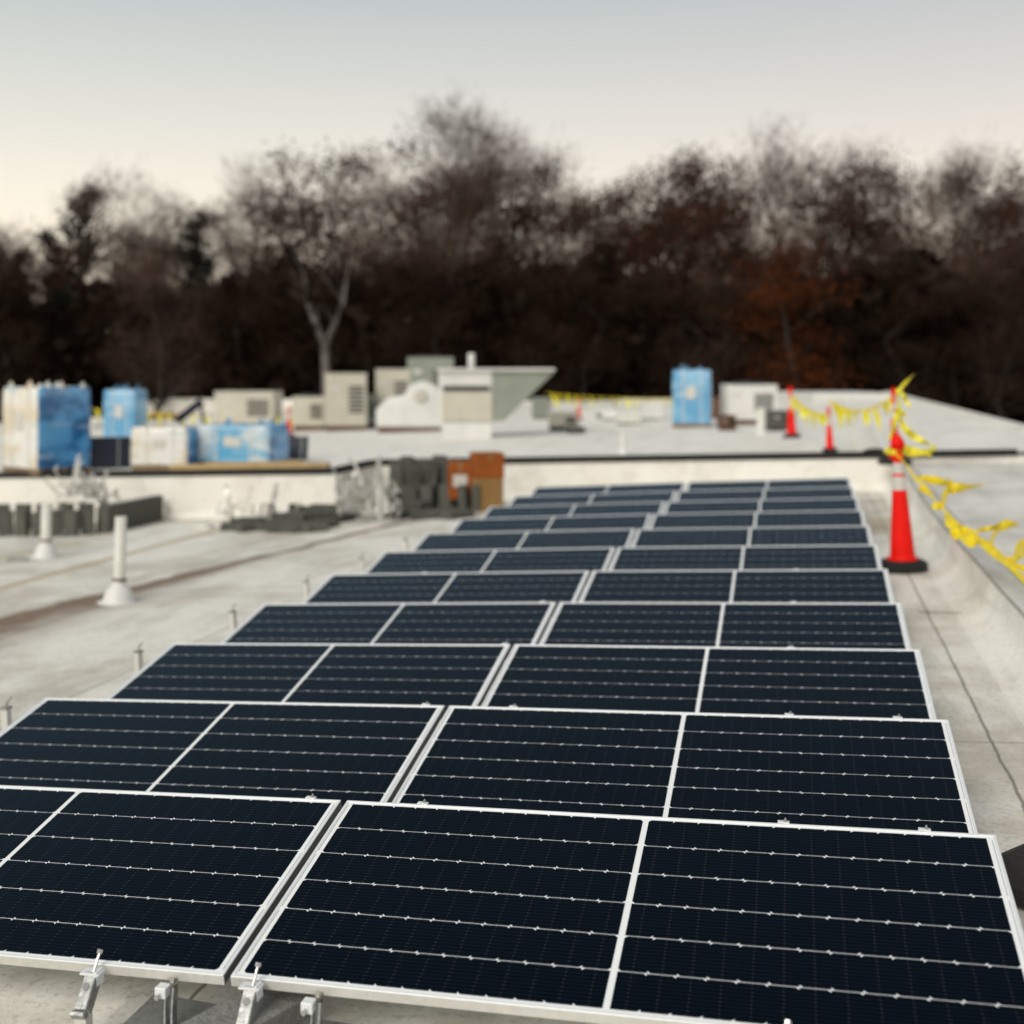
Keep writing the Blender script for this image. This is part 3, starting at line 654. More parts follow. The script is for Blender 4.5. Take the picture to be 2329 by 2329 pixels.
def wrapped(u, vb, t, wpx, hpx, depth, label, mats, rz=0, name='wrapped_pallet', tuft=True, seed=1):
    s = PXM * t; base = at(u, vb, t); wd, h = wpx * s, hpx * s; q = random.Random(seed)
    base.z = high_z(base.x) + .005; top = at(u, vb - hpx, t).z; h = top - base.z
    root = empty(name, base, YAW + rz); tag(root, label, 'wrapped pallet')
    b = MB()
    for y in (-depth/2, -.05, depth/2 - .1): b.box((-wd/2, y, 0), (wd/2, y + .1, .09))
    for i in range(6): x = -wd/2 + i * (wd - .1) / 5; b.box((x, -depth/2, .092), (x + .1, depth/2, .115))
    b.build('pallet', M['pallet'], root)
    b = MB(); nx = 10; b.smooth = True
    # crumpled box: ring rows
    ring = []
    for i in range(nx): ring.append((-1 + 2 * i / nx, -1))
    for i in range(nx): ring.append((1, -1 + 2 * i / nx))
    for i in range(nx): ring.append((1 - 2 * i / nx, 1))
    for i in range(nx): ring.append((-1, 1 - 2 * i / nx))
    N = len(ring); rows = 12
    for j in range(rows + 1):
        z = .12 + (h - .12) * j / rows; k = 1 - (.04 if j == rows else 0) - .01 * math.sin(j * 1.3)
        for (x, y) in ring: 
            b.v.append(Vector((x * wd/2 * k + q.uniform(-.008, .008), y * depth/2 * k + q.uniform(-.008, .008), z + q.uniform(-.004, .004))))
    for j in range(rows):
        for i in range(N):
            a0 = j*N + i; a1 = j*N + (i+1) % N; b.m = 0 if (i // nx) in (0, 2) else 1
            b.face((a0, a1, a1 + N, a0 + N))
    b.m = 0; b.smooth = False; b.face([rows*N + i for i in range(N)])
    b.build('wrapped_load', mats, root)
    for x_ in (-wd * .22, wd * .24):
        b = MB(); b.box((x_ - .012, -depth/2 - .012, .1), (x_ + .012, -depth/2 - .004, h + .004)); b.build('strap', M['pvc'], root)
    b = MB(); b.box((-wd * .12, -depth/2 - .013, h * .5), (wd * .1, -depth/2 - .006, h * .72)); b.build('paper_label', M['white'], root)
    if tuft:
        b = MB()
        for i in range(9):
            x = q.uniform(-wd/2, wd/2); y = q.uniform(-depth/2, depth/2); hh = q.uniform(.04, .16); dx = q.uniform(.05, .15)
            b.add([(x, y, h - .01), (x + dx, y + .05, h - .01), (x + dx * .6, y + .02, h + hh), (x + .02, y - .03, h + hh * .5)], ((0, 1, 2, 3),))
        b.build('loose_film', mats[0], root, solid=.004)
    return root
wrapped(88, 888, 24.2, 112, 158, 1.2, 'big white film wrapped pallet at the far left with a blue right side', [M['wrapw'], M['wrapb']], R(-38), seed=1)
wrapped(237, 800, 36, 62, 65, .9, 'small distant pale blue wrapped pallet behind the big left one', [M['wrapl'], M['wrapl']], R(-10), seed=2)
wrapped(318, 888, 23.8, 108, 84, 1.0, 'low pallet in whitish film right of the leaning dark panels', [M['wrapw'], M['wrapb']], R(-8), seed=3)
wrapped(458, 886, 24.0, 148, 86, 1.0, 'low wide pallet in blue film behind the lumber boards', [M['wrapm'], M['wrapb']], R(-14), seed=4)
pw, tw = high(1306, 806); wrapped(1306, 806, tw, 70, 108, 1.1, 'tall light blue wrapped pallet standing alone right of centre on the upper roof', [M['wrapl'], M['wrapw']], R(-14), seed=5)
# leaning dark panels
def lean_panel(u, vb, t, wpx, hpx, label, rz=0, tilt=14):
    s = PXM * t; p = at(u, vb, t); p.z = high_z(p.x) + .01; h = at(u, vb - hpx, t).z - p.z; wd = wpx * s
    root = empty('leaning_solar_panel', p); root.rotation_euler = (R(-tilt), 0, YAW + rz); tag(root, label, 'solar panel', 'dark panels leaning beside the pallets')
    b = MB(); b.box((-wd/2, 0, 0), (wd/2, .035, h)); b.build('frame', M['dark'], root, bevel=.004, seg=1)
    b = MB(); b.box((-wd/2 + .02, -.004, .02), (wd/2 - .02, -.001, h - .02)); b.build('cell_sheet', M['darkcell'], root)
    b = MB(); b.box((-.012 + wd * .2, -.007, .02), (.012 + wd * .2, -.005, h - .02)); b.build('middle_bar', M['hvacg'], root)
M['darkcell'] = mat('dark cell sheet', (.008, .012, .028), .2, var=.3, vscale=12)
lean_panel(208, 885, 24.6, 74, 62, 'dark solar panel leaning between the two left wrapped pallets', R(10))
lean_panel(560, 862, 25.4, 40, 40, 'dark solar panel leaning at the right end of the blue pallet', R(-6))

# ------------------------------------------------------------------ rooftop units
def unit(u, vb, wpx, hpx, depth, label, m='hvac', kind='box', rz=0, t=None, curb='brown', cpx=10, cat='air conditioning unit', name='rooftop_unit'):
    if t is None: p, t = high(u, vb)
    else: p = at(u, vb, t)
    s = PXM * t; wd, h, c = wpx * s, hpx * s, cpx * s
    root = empty(name, p, YAW + rz); tag(root, label, cat)
    b = MB(); b.box((-wd/2 + .03, -depth/2 + .03, -.3), (wd/2 - .03, depth/2 - .03, c)); b.build('base_curb', M[curb], root, bevel=.01, seg=1)
    b = MB(); b.box((-wd/2, -depth/2, c), (wd/2, depth/2, h)); b.build('cabinet', M[m], root, bevel=.03)
    if kind in ('box', 'fan'):
        b = MB(); b.box((-wd/2 - .02, -depth/2 - .02, h - .002), (wd/2 + .02, depth/2 + .02, h + .04)); b.build('lid', M[m], root, bevel=.01, seg=1)
        g_ = MB(); 
        for i in range(7):
            z = c + (h - c) * (.25 + .08 * i); g_.box((wd * .05, -depth/2 - .02, z), (wd * .42, -depth/2 + .004, z + (h - c) * .04))
        g_.build('louvre', M['dark'], root)
        g_ = MB(); g_.tube([(wd/2 + .03, -depth * .3, -.1), (wd/2 + .03, -depth * .3, h * .45), (wd/2 - .05, -depth * .3, h * .5)], .025, 6); g_.build('conduit', M['galv'], root)
        g_ = MB(); g_.box((-wd * .36, -depth/2 - .02, h * .72), (-wd * .2, -depth/2 - .013, h * .8)); g_.build('data_plate', M['white'], root)
        g_ = MB(); g_.box((-wd * .42, -depth/2 - .012, c + (h - c) * .12), (-wd * .02, -depth/2 + .004, c + (h - c) * .85)); g_.build('access_panel', M[m], root, bevel=.006, seg=1)
    if kind == 'fan':
        g_ = MB(); g_.smooth = True; g_.lathe([(wd * .3, h + .04), (wd * .3, h + .12), (wd * .27, h + .13)], 20); g_.build('fan_housing', M['dark'], root)
    return root, wd, h, depth, s
unit(470, 808, 112, 68, 1.6, 'wide pale rooftop unit behind the blue pallet at the left', 'hvac', 'box', R(-6))
unit(585, 812, 60, 62, 1.2, 'low beige rooftop unit with round port left of the tall one', 'hvac', 'fan')
unit(652, 812, 74, 106, 1.2, 'tall beige rooftop unit standing highest in the left cluster', 'hvac', 'box', R(8))
unit(695, 808, 34, 62, .8, 'narrow grey electrical cabinet between the two beige units', 'hvacg', 'box')
unit(742, 800, 64, 102, 1.3, 'beige rooftop unit half hidden behind the white rounded tank', 'hvac', 'box', 0, 44)
unit(812, 780, 86, 104, 1.6, 'distant grey green rooftop unit behind the large hooded one', 'hvacg', 'fan', 0, 56)
# rounded white tank-like unit
p, t = high(775, 814); s = PXM * t; root = empty('white_duct_unit', p, YAW); root.scale = (1.25, 1.2, 1.12); tag(root, 'white duct unit with a rounded top left of the large hooded unit', 'duct')
b = MB(); b.box((-.8, -.5, -.3), (.75, .5, .14)); b.build('base_curb', M['brown'], root, bevel=.01, seg=1)
b = MB(); b.smooth = True; prof = [(-.85, .14), (-.85, .62), (-.55, .95), (-.15, 1.02), (.0, 1.3), (.3, 1.42), (.62, 1.3), (.8, 1.0), (.8, .14)]; b.prism(prof[::-1], -.5, .5, 'y'); b.build('duct_shell', M['hvacw'], root, bevel=.04)
b = MB(); b.smooth = True; b.lathe([(.17, 0), (.17, .05), (.12, .06)], 18); o = b.build('round_port', M['hvac'], root); o.rotation_euler = (R(90), 0, 0); o.location = (.25, -.5, 1.0)
# the large hooded unit
p, t = high(878, 826); s = PXM * t; root = empty('hooded_rooftop_unit', p, YAW); tag(root, 'large white rooftop unit with beige front panel and slanting grey green hood', 'air conditioning unit')
W_ = 100 * s; c0 = 30 * s; h_ = 126 * s
b = MB(); b.box((-W_/2 + .1, -.7, -.2), (W_/2 - .05, .8, c0)); b.build('base_curb', M['hvacw'], root, bevel=.02)
b = MB(); b.box((-W_/2, -.6, c0), (W_/2, .9, h_)); b.build('cabinet', M['hvacw'], root, bevel=.02)
b = MB(); b.box((-W_/2 + .08, -.66, c0 + .05), (W_/2 - .02, -.598, c0 + 58 * s)); b.build('front_panel', M['hvac'], root, bevel=.01, seg=1)
b = MB(); b.box((-W_/2 + .1, -.68, c0 + 60 * s), (W_/2 - .1, -.597, c0 + 68 * s)); b.build('intake_slot', M['dark'], root)
b = MB(); b.prism([(W_/2 - .04, 34 * s), (W_/2 + 20 * s, 34 * s), (W_/2 + 112 * s, 122 * s), (W_/2 + 112 * s, 128 * s), (W_/2 - .04, 130 * s)], -.62, .85, 'y'); b.build('hood', M['hvacg'], root, bevel=.01, seg=1)
b = MB(); b.box((-W_/2 - .05, -.75, h_ + .002), (W_/2 + 114 * s, .95, h_ + .07)); b.build('top_cover', M['hvacw'], root, bevel=.01, seg=1)
b = MB(); b.smooth = True; b.tube([(-.0 + 12 * s, .3, h_), (12 * s, .3, h_ + 34 * s)], .09, 12); b.build('flue_pipe', M['hvacw'], root)
unit(1062, 812, 52, 32, .8, 'small low pale unit on dark feet right of the hooded unit', 'hvac', 'box', 0, None, 'dark', 8)
unit(1118, 806, 60, 34, 1.2, 'low wide white box right of the hooded unit near a small cone', 'hvacw', 'box', 0, 46, 'hvacw', 4)
for k_, (u_, v_, w_p, h_p, m_, lab_) in enumerate(((1152, 792, 30, 20, 'hvacw', 'small white box among the low clutter right of the hooded unit'), (1186, 800, 44, 26, 'pvc', 'low white wrapped bundle in front of the distant yellow tape'), (1228, 792, 36, 34, 'hvacw', 'pale square roof box just left of the lone blue pallet'), (1020, 790, 26, 40, 'hvacg', 'narrow grey cabinet under the slanting hood'), (1085, 818, 22, 14, 'conc2', 'tiny dark block on the roof right of the small low unit'), (300, 792, 60, 14, 'box2', 'low brown stack of boards behind the whitish pallet'), (190, 806, 30, 18, 'pvc', 'small pale bundle behind the leaning dark panels'), (560, 800, 30, 34, 'hvac', 'small beige box before the low unit with round port'), (1352, 790, 22, 40, 'brown', 'narrow brown crate leaning behind the lone blue pallet'))):
    unit(u_, v_, w_p, h_p, .7, lab_, m_, 'plain', R(-12 + 7 * k_), None, 'dark', 3, 'box' , 'roof_box')
unit(1412, 800, 92, 72, 1.6, 'grey white rooftop unit right of the lone blue pallet', 'hvacw', 'fan', R(-8))
unit(1470, 812, 44, 34, .8, 'low dark equipment box beside the left cone of the tape line', 'conc2', 'box', 0, None, 'dark', 5, 'equipment box')
unit(1370, 812, 26, 26, .6, 'small reddish crate at the right foot of the lone blue pallet', 'brown', 'box', 0, None, 'brown', 5, 'crate')
unit(1572, 756, 150, 16, 6, 'long low pale roof enclosure at the far edge near the cones', 'hvacw', 'plain', 0, None, 'hvacw', 4, 'roof enclosure')
unit(1210, 765, 60, 12, 2.5, 'low white roof enclosure at the far edge left of the blue pallet', 'hvacw', 'plain', 0, None, 'hvacw', 4, 'roof enclosure')
# thin dark panel piece sticking up at the left
p = at(385, 800, 40); b = MB(); Mx = Matrix.Rotation(R(-38), 4, 'Y'); b.box((-.7, -.03, .5), (.4, .03, .75), Mx); b.box((-.05, -.03, 0), (.05, .03, .8), Matrix.Rotation(R(-10), 4, 'Y')); o = b.build('tilted_dark_panel', M['darkcell'], bevel=.01, seg=1); o.location = p; o.rotation_euler = (0, 0, YAW); tag(o, 'small dark tilted panel sticking up left of the wide pale unit', 'panel')
for u, v, vt, r_, lab in ((1176, 858, 815, .055, 'short white vent pipe behind the black coping near the middle'), (1436, 822, 770, .10, 'wide short white vent pipe before the grey white unit')):
    p, t = high(u, v); root = empty('vent_pipe', p); tag(root, lab, 'vent pipe'); h = (v - vt) * PXM * t
    b = MB(); b.smooth = True; b.lathe([(r_, 0), (r_, h), (r_ * .8, h), (r_ * .8, h - .1)], 16, cap=False); b.build('pipe', M['pvc'], root)
    b = MB(); b.smooth = True; b.lathe([(r_ * 2.6, .002), (r_ * 1.7, .03), (r_ * 1.05, .12)], 16, cap=False); b.build('boot', M['boot'], root)

# ------------------------------------------------------------------ cones
def make_cone(h=1.39, r=.125, banded=True):
    root = empty('channelizer_cone')
    b = MB(); o8 = [(.235, 0), (.235, .085), (.195, .115), (.12, .122)]; b.lathe([(r_ * 1.04, z) for r_, z in o8], 8, rot=R(22.5)); b.build('rubber_base', M['black'], root, bevel=.008, seg=1)
    b = MB(); b.smooth = True; b.lathe([(.155, .12), (.155, .134), (r, .14), (r * .97, .16), (.048, h - .26), (.046, h - .20), (.034, h - .19), (.032, h - .15), (.062, h - .13), (.070, h - .085), (.060, h - .04), (.03, h - .01), (.012, h)], 28, cap=False); b.build('cone_body', M['orange'], root)
    if banded:
        for z0, z1 in ((.72, .80), (.60, .70)):
            def rad(z): return r * .97 + (.048 - r * .97) * (z / h - .126) / (.669) + .0015
            q0, q1 = z0 * h, z1 * h; b = MB(); b.smooth = True
            rr_ = lambda z: r * .97 + (.048 - r * .97) * (z - .16) / (h - .26 - .16) + .002
            b.lathe([(rr_(q0), q0), (rr_(q1), q1)], 28, cap=False); b.build('reflective_band', M['white'], root)
    b = MB(); b.smooth = True
    b.tube([(0.03 * math.cos(a), 0, h - .005 + .028 * math.sin(a)) for a in frange(-.2, 3.34, 8)], .007, 6); b.build('handle', M['orange'], root)
    return root
cone = make_cone()
CG = 'orange cones holding the yellow tape'
pc, tcn = low(1704, 1077)
cone.location = pc; cone.rotation_euler = (0, R(-2.6), YAW); tag(cone, 'near tall red orange cone with white bands on a black base beside the curb', 'traffic cone', CG)
CONE_TOP = pc + Vector((-.06, 0, 1.36))
def put_cone(loc, sc, label, lean=0, w=1):
    c = copy_tree(cone); c.location = loc; c.scale = (sc * w, sc * w, sc); c.rotation_euler = (0, lean, YAW); tag(c, label, 'traffic cone', CG); return c
p2 = at(1688, 876, 20.6); put_cone(p2, (876 - 733) * PXM * 20.6 / 1.39, 'tall orange cone standing on the curb directly behind the near banded cone', R(-1), .72)
p3, t3 = high(1566, 852); put_cone(p3, (852 - 768) * PXM * t3 / 1.39, 'middle orange cone on the upper roof just behind the black coping', R(-2), .95)
p4, t4 = high(1494, 826); put_cone(p4, (826 - 730) * PXM * t4 / 1.39, 'orange cone with yellow tape at its top, leftmost of the three at the right', R(-2), .95)
p5, t5 = high(545, 822); put_cone(p5, (822 - 770) * PXM * t5 / 1.39, 'small distant orange cone right behind the blue pallet at the left', 0, 1.3)
p6, t6 = high(1092, 792); put_cone(p6, (792 - 752) * PXM * t6 / 1.39, 'small distant reddish cone near the middle of the far roof', 0, 1.3)
p7, t7 = high(340, 800); put_cone(p7, (800 - 775) * PXM * t7 / 1.39, 'tiny distant orange cone behind the low whitish pallet', 0, 1.3)
# cone at the right edge: only its black base shows
pz, tz = low(2050, 1690); c2_ = [c for c in COL.objects if c.get('label', '').startswith('tall orange cone standing on the curb')][0]
for ch in c2_.children:
    if ch.name.startswith('rubber_base'): ch.scale = (1.7, 1.7, .9)
cB = put_cone((pz.x, pz.y, low_z(pz.x) + .002), .98, 'cone at the bottom right of the picture, only its wide black base in view', 0, 1.0)
cB.rotation_euler = (0, 0, R(8))
for ch in cB.children:
    if ch.name.startswith('rubber_base'): ch.scale = (1.45, 1.45, .9)

# ------------------------------------------------------------------ yellow flagging tape
def C1(x, y): return (1900 + x / 3.864) * 1932 / 2329, (900 + y / 3.864) * 1932 / 2329
def tape_pt(x, y, dt=0):
    u, v = C1(x, y); t = 12.75 - 3.9 * max(0, (y - 480)) / 1150 + dt; return at(u, v, t) - CONE_TOP, t
def ribbon(b, pts, twist=0, thick=.0, steps=3, off=.0, seed=0):
    """pts: (x, y, half width px) along the tape in crop coordinates; film ribbon with a real twist"""
    q = random.Random(seed); P = []
    b.smooth = False
    for (a, c) in zip(pts[:-1], pts[1:]):
        for k in range(steps): f = k / steps; P.append(tuple(a[i] + (c[i] - a[i]) * f for i in range(3)))
    P.append(pts[-1]); L = []; Rr = []
    for i, (x, y, w_) in enumerate(P):
        a = P[max(0, i-1)]; c = P[min(len(P)-1, i+1)]; dx, dy = c[0] - a[0], c[1] - a[1]; n = math.hypot(dx, dy) or 1
        p, t = tape_pt(x, y, off + .02 * math.sin(i * .9 + seed)); s = PXM * t * 1932 / 2329 / 3.864
        nrm = RT * (-dy / n) + UP * (-dx / n)
        ang = twist * i / max(1, len(P)-1) + .5 * math.sin(i * .55 + seed)
        wv = (nrm * math.cos(ang * .6) + FW * math.sin(ang) * .8) * (w_ * s * 1.35)
        bend = FW * (.012 * math.sin(i * 1.1 + seed))
        L.append(p + wv + bend); Rr.append(p - wv)
    k = len(b.v); n = len(P)
    for i in range(n):
        m_ = (L[i] + Rr[i]) / 2 - FW * (.10 * (L[i] - Rr[i]).length); b.v += [L[i], m_, Rr[i]]
    for i in range(n - 1):
        b.face((k+3*i, k+3*i+1, k+3*i+4, k+3*i+3)); b.face((k+3*i+1, k+3*i+2, k+3*i+5, k+3*i+4))
troot = empty('flagging_tape', CONE_TOP); TOFF = CONE_TOP; tag(troot, 'twisted bright yellow flagging tape sagging from the near cone towards the right edge', 'flagging tape')
b = MB(); b.smooth = True
rope = [(520, 500, 4), (600, 580, 4), (650, 640, 5), (680, 700, 10), (740, 760, 16), (790, 800, 20), (830, 850, 10), (880, 930, 12), (940, 985, 26), (1000, 1060, 26), (1080, 1130, 34), (1160, 1190, 38), (1220, 1240, 22), (1300, 1300, 26), (1380, 1370, 30), (1460, 1430, 22), (1540, 1500, 18), (1620, 1580, 16), (1700, 1660, 18), (1850, 1790, 18), (2050, 1960, 16), (2350, 2180, 16)]
ribbon(b, rope, 7, seed=1); ribbon(b, [(x + 8, y + 10, w_ * .7) for x, y, w_ in rope[2:]], -8, seed=5, off=.015)
b.build('tape_strand', M['tape'], troot, solid=.0012)
flags = [
 ([(720, 712, 4), (780, 725, 20), (880, 745, 30), (970, 768, 26), (1030, 752, 12)], 2),
 ([(945, 960, 10), (955, 900, 14), (975, 840, 26), (1010, 815, 36), (1090, 808, 32), (1180, 800, 20), (1300, 785, 4)], 3),
 ([(725, 815, 6), (765, 825, 18), (815, 855, 16), (850, 880, 5)], 4),
 ([(945, 960, 14), (905, 970, 30), (862, 965, 24), (850, 955, 8)], 5),
 ([(1170, 1195, 14), (1110, 1205, 34), (1050, 1210, 40), (1010, 1205, 16)], 6),
 ([(1090, 1230, 12), (1150, 1260, 34), (1210, 1285, 40), (1260, 1280, 14)], 7),
 ([(985, 1040, 16), (1005, 1110, 34), (1060, 1160, 30)], 8),
 ([(1205, 1200, 5), (1280, 1180, 14), (1360, 1165, 18), (1440, 1150, 30), (1520, 1130, 32), (1610, 1128, 6)], 9),
 ([(1370, 1300, 8), (1385, 1240, 12), (1410, 1190, 26), (1450, 1165, 20)], 10),
 ([(1270, 1260, 8), (1330, 1290, 16), (1400, 1350, 14), (1470, 1420, 12)], 11),
 ([(1560, 1470, 16), (1590, 1420, 40), (1640, 1350, 54), (1700, 1280, 40), (1740, 1230, 8)], 12),
 ([(1540, 1480, 8), (1620, 1500, 18), (1720, 1560, 22), (1800, 1650, 14)], 13),
 ([(1470, 1430, 8), (1520, 1440, 22), (1560, 1460, 18)], 14)]
for pts, sd_ in flags:
    b = MB(); b.smooth = True; ribbon(b, pts, .8, seed=sd_, steps=4, off=rr.uniform(-.06, .06)); b.build('streamer', M['tape'], troot, solid=.0012)
# knot and streamers at the near cone's neck
b = MB(); b.smooth = True
for pts, sd_ in (([(425, 492, 8), (460, 485, 26), (510, 490, 22), (560, 485, 20)], 20), ([(505, 455, 8), (540, 485, 24), (590, 480, 34), (650, 485, 36), (720, 500, 24), (790, 495, 22), (850, 475, 16), (895, 450, 3)], 21), ([(740, 500, 14), (800, 510, 12), (850, 530, 3)], 22), ([(590, 400, 6), (600, 440, 18), (620, 480, 20)], 23)):
    ribbon(b, pts, .5, seed=sd_, steps=4)
b.build('tape_knot', M['tape2'], troot, solid=.0012)
for pts, sd_ in (([(470, 380, 6), (500, 320, 14), (530, 220, 20), (555, 140, 22), (560, 80, 16), (545, 0, 8), (535, -60, 4)], 30), ([(565, 190, 8), (610, 290, 22), (680, 350, 24), (760, 400, 18), (830, 430, 8), (890, 448, 3)], 31), ([(540, -60, 6), (590, -10, 14), (630, 60, 14), (665, 105, 5)], 32), ([(540, 20, 8), (570, -60, 12), (620, -120, 12), (690, -190, 5)], 33), ([(560, 100, 10), (590, 160, 16), (625, 190, 5)], 34)):
    b = MB(); b.smooth = True; ribbon(b, pts, .9, seed=sd_, steps=4, off=.4 if sd_ > 30 else .2); b.build('streamer', M['tape2'], troot, solid=.0012)
# the farther lines of tape with hanging flags
def tape_line(A, B, sag, n, label, fl=.28, wd=.03, lane=None):
    root = empty('tape_line', A); tag(root, label, 'flagging tape', 'yellow tape lines with hanging flags'); q = random.Random(int(A.x * 100) + n); b = MB(); b.smooth = True
    P = [A.lerp(B, f) - UP * (sag * 4 * f * (1 - f)) - A for f in frange(0, 1, 26)]
    b.tube(P, wd * .5, 5); b.build('tape_strand', M['tape'], root)
    for i in range(n):
        f_ = MB()
        f = (i + q.uniform(.3, .7)) / n; c = A.lerp(B, f) - UP * (sag * 4 * f * (1 - f)) - A; L = fl * q.uniform(.6, 1.2); s = q.uniform(-.25, .25); w_ = .055 * q.uniform(.7, 1.3); e = RT * (L * s + .03); g = FW * q.uniform(-.08, .08)
        f_.add([c - RT * w_, c + RT * w_, c + RT * w_ * .9 + e - UP * L * .5 + g, c + e * 1.5 - UP * L + g * .4, c - RT * w_ * .7 + e * .6 - UP * L * .5 - g], ((0, 1, 2, 4), (4, 2, 3)))
        f_.build('flag', M['tape2'], root, solid=.002)
top2 = p2 + UP * ((876 - 745) * PXM * 20.6); top3 = p3 + UP * (1.15 * (852 - 768) * PXM * t3 / 1.39); top4 = p4 + UP * (1.15 * (826 - 730) * PXM * t4 / 1.39)
tape_line(top4, top3, .12, 7, 'yellow tape hanging between the two farther right hand cones', .34, .05)
tape_line(top3 + UP * .25, top2, .22, 8, 'yellow tape with flags between the middle cone and the curb cone', .36, .04)
tape_line(at(1030, 742, 62), at(1270, 752, 62), .1, 15, 'distant yellow flag tape across the far roof in the middle', .75, .03)
tape_line(at(170, 772, 52), at(610, 790, 46), .1, 20, 'distant yellow flag tape across the left part of the far roof', .6, .03)
for i, u in enumerate(range(1040, 1270, 60)):
    p = at(u, 746, 62); b = MB(); z0 = high_z(p.x); b.lathe([(.16, z0 - p.z), (.03, z0 - p.z + .05), (.025, .02)], 8); o = b.build('flag_stake', M['brown']); o.location = p; tag(o, 'thin stake holding the distant middle tape line', 'stake', 'stakes of the distant middle tape')

# ------------------------------------------------------------------ trees beyond the roof
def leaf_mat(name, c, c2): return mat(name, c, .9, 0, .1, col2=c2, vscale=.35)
M['bark'] = mat('dark bark', (.05, .038, .03), .95, var=.4, vscale=2)
M['pale'] = mat('pale bark', (.22, .20, .185), .9, var=.4, vscale=1.5)
M['lf0'] = leaf_mat('brown oak leaves', (.072, .032, .021), (.034, .016, .011))
M['lf1'] = leaf_mat('grey twigs', (.105, .066, .052), (.058, .035, .027))
M['lf2'] = leaf_mat('dark evergreen', (.016, .018, .012), (.008, .010, .006))
M['lf3'] = leaf_mat('rust leaves', (.13, .035, .008), (.06, .018, .006))
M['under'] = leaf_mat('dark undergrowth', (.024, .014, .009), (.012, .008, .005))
def make_tree(seed, kind):
    """unit tree ~20 m tall. kinds: oak (brown leaves), bare, pine, fork"""
    q = random.Random(seed); T = MB(); C = MB(); T.smooth = True; tips = []
    H = 20
    def branch(p, d, L, r, lvl):
        n = 4; pts = [p]; rad = [r]
        for i in range(n):
            d = (d + Vector((q.uniform(-1, 1), q.uniform(-1, 1), q.uniform(-.3, .6))) * (.16 if lvl else .06)).normalized(); p = p + d * L / n; pts.append(p); rad.append(r * (1 - .55 * (i + 1) / n))
        T.tube(pts, rad, 5 if lvl < 2 else 3, cap=False)
        if lvl >= 3: tips.append((p, d)); return
        k = {0: 0, 1: 4, 2: 3}.get(lvl, 3) if kind != 'pine' else 3
        for i in range(k):
            f = q.uniform(.35, 1); pp = pts[0].lerp(pts[-1], f) if f < .99 else pts[-1]; idx = min(n, int(f * n) + 0); pp = pts[idx]
            a = q.uniform(0, 6.28); side = Vector((math.cos(a), math.sin(a), 0)); nd = (d * .75 + side * .75 + UP * .25).normalized(); branch(pp, nd, L * q.uniform(.5, .7), r * .42, lvl + 1)
        tips.append((pts[-1], d))
    trunk = [Vector((q.uniform(-.25, .25) * i, q.uniform(-.25, .25) * i, H * .95 * i / 6)) for i in range(7)]
    if kind == 'fork':
        T.tube([(0, 0, 0), (.2, 0, 5), (.1, 0, 13)], [.42, .38, .34], 7, cap=False)
        for sx in (-1, 1):
            pts = [Vector((.1, 0, 12.8)), Vector((.1 + sx * .6, 0, 14.2)), Vector((sx * 1.3, .3, 16)), Vector((sx * 1.7, .5, 18.5))]; T.tube(pts, [.28, .26, .20, .09], 6, cap=False)
            for i in range(9): branch(pts[1].lerp(pts[3], q.uniform(0, 1)), Vector((q.uniform(-1, 1), q.uniform(-1, 1), .8)).normalized(), q.uniform(1.5, 3), .06, 2)
    else:
        T.tube(trunk, [.34 * (1 - .85 * i / 6) for i in range(7)], 7, cap=False)
        nb = {'oak': 17, 'bare': 18, 'pine': 30}[kind]
        for i in range(nb):
            f = q.uniform(.42, .98) if kind != 'pine' else .12 + .86 * i / nb; z = f * H * .95; j = min(5, int(f * 6)); pp = trunk[j].lerp(trunk[j+1], f * 6 - j)
            a = q.uniform(0, 6.28); up = .9 if kind == 'bare' else (.45 if kind == 'oak' else -.05)
            d = Vector((math.cos(a), math.sin(a), up * q.uniform(.6, 1.4))).normalized()
            L = {'oak': q.uniform(2.5, 4.2) * (1.25 - f * .6), 'bare': q.uniform(2.4, 4.4) * (1.2 - f * .55), 'pine': q.uniform(1.6, 2.4) * (1.15 - f)}[kind]
            branch(pp, d, L, .11 * (1.2 - f), 1 if kind != 'pine' else 2)
    dens = {'oak': 24, 'bare': 20, 'pine': 50, 'fork': 6}[kind]; skip = .35 if kind == 'oak' else 0
    for (p, d) in tips:
        if q.random() < skip * .5: continue
        k = int(dens * q.uniform(.5, 1.5)); sp = .75 if kind in ('oak',) else (.8 if kind != 'pine' else .5)
        for i in range(k):
            c = p + Vector((q.gauss(0, sp), q.gauss(0, sp), q.gauss(0, sp * .7)))
            a = Vector((q.uniform(-1, 1), q.uniform(-1, 1), q.uniform(-1, 1))).normalized(); b2 = a.cross(Vector((q.uniform(-1, 1), q.uniform(-1, 1), q.uniform(-1, 1)))).normalized()
            if kind in ('bare', 'fork'):   # thin twig sprays
                a = (d + a * .9).normalized(); L = q.uniform(.5, 1.1); w_ = .02
                C.add([c - b2 * w_, c + b2 * w_, c + a * L], ((0, 1, 2),))
            else:
                s = q.uniform(.10, .22) if kind == 'oak' else q.uniform(.12, .28)
                C.add([c, c + a * s, c + a * s * .6 + b2 * s * .8, c + b2 * s * .7], ((0, 1, 2, 3),))
    return T, C
protos = []
M['lf4'] = leaf_mat('shaded brown leaves', (.036, .019, .011), (.018, .010, .006))  # brown leaf colour darkened to stand in for shade low in the wood
spec = [(1, 'oak', 'lf0'), (2, 'oak', 'lf0'), (3, 'bare', 'lf1'), (4, 'bare', 'lf1'), (5, 'bare', 'lf1'), (6, 'pine', 'lf2'), (7, 'fork', 'lf1'), (8, 'oak', 'lf3'), (9, 'oak', 'lf4'), (10, 'oak', 'lf4')]
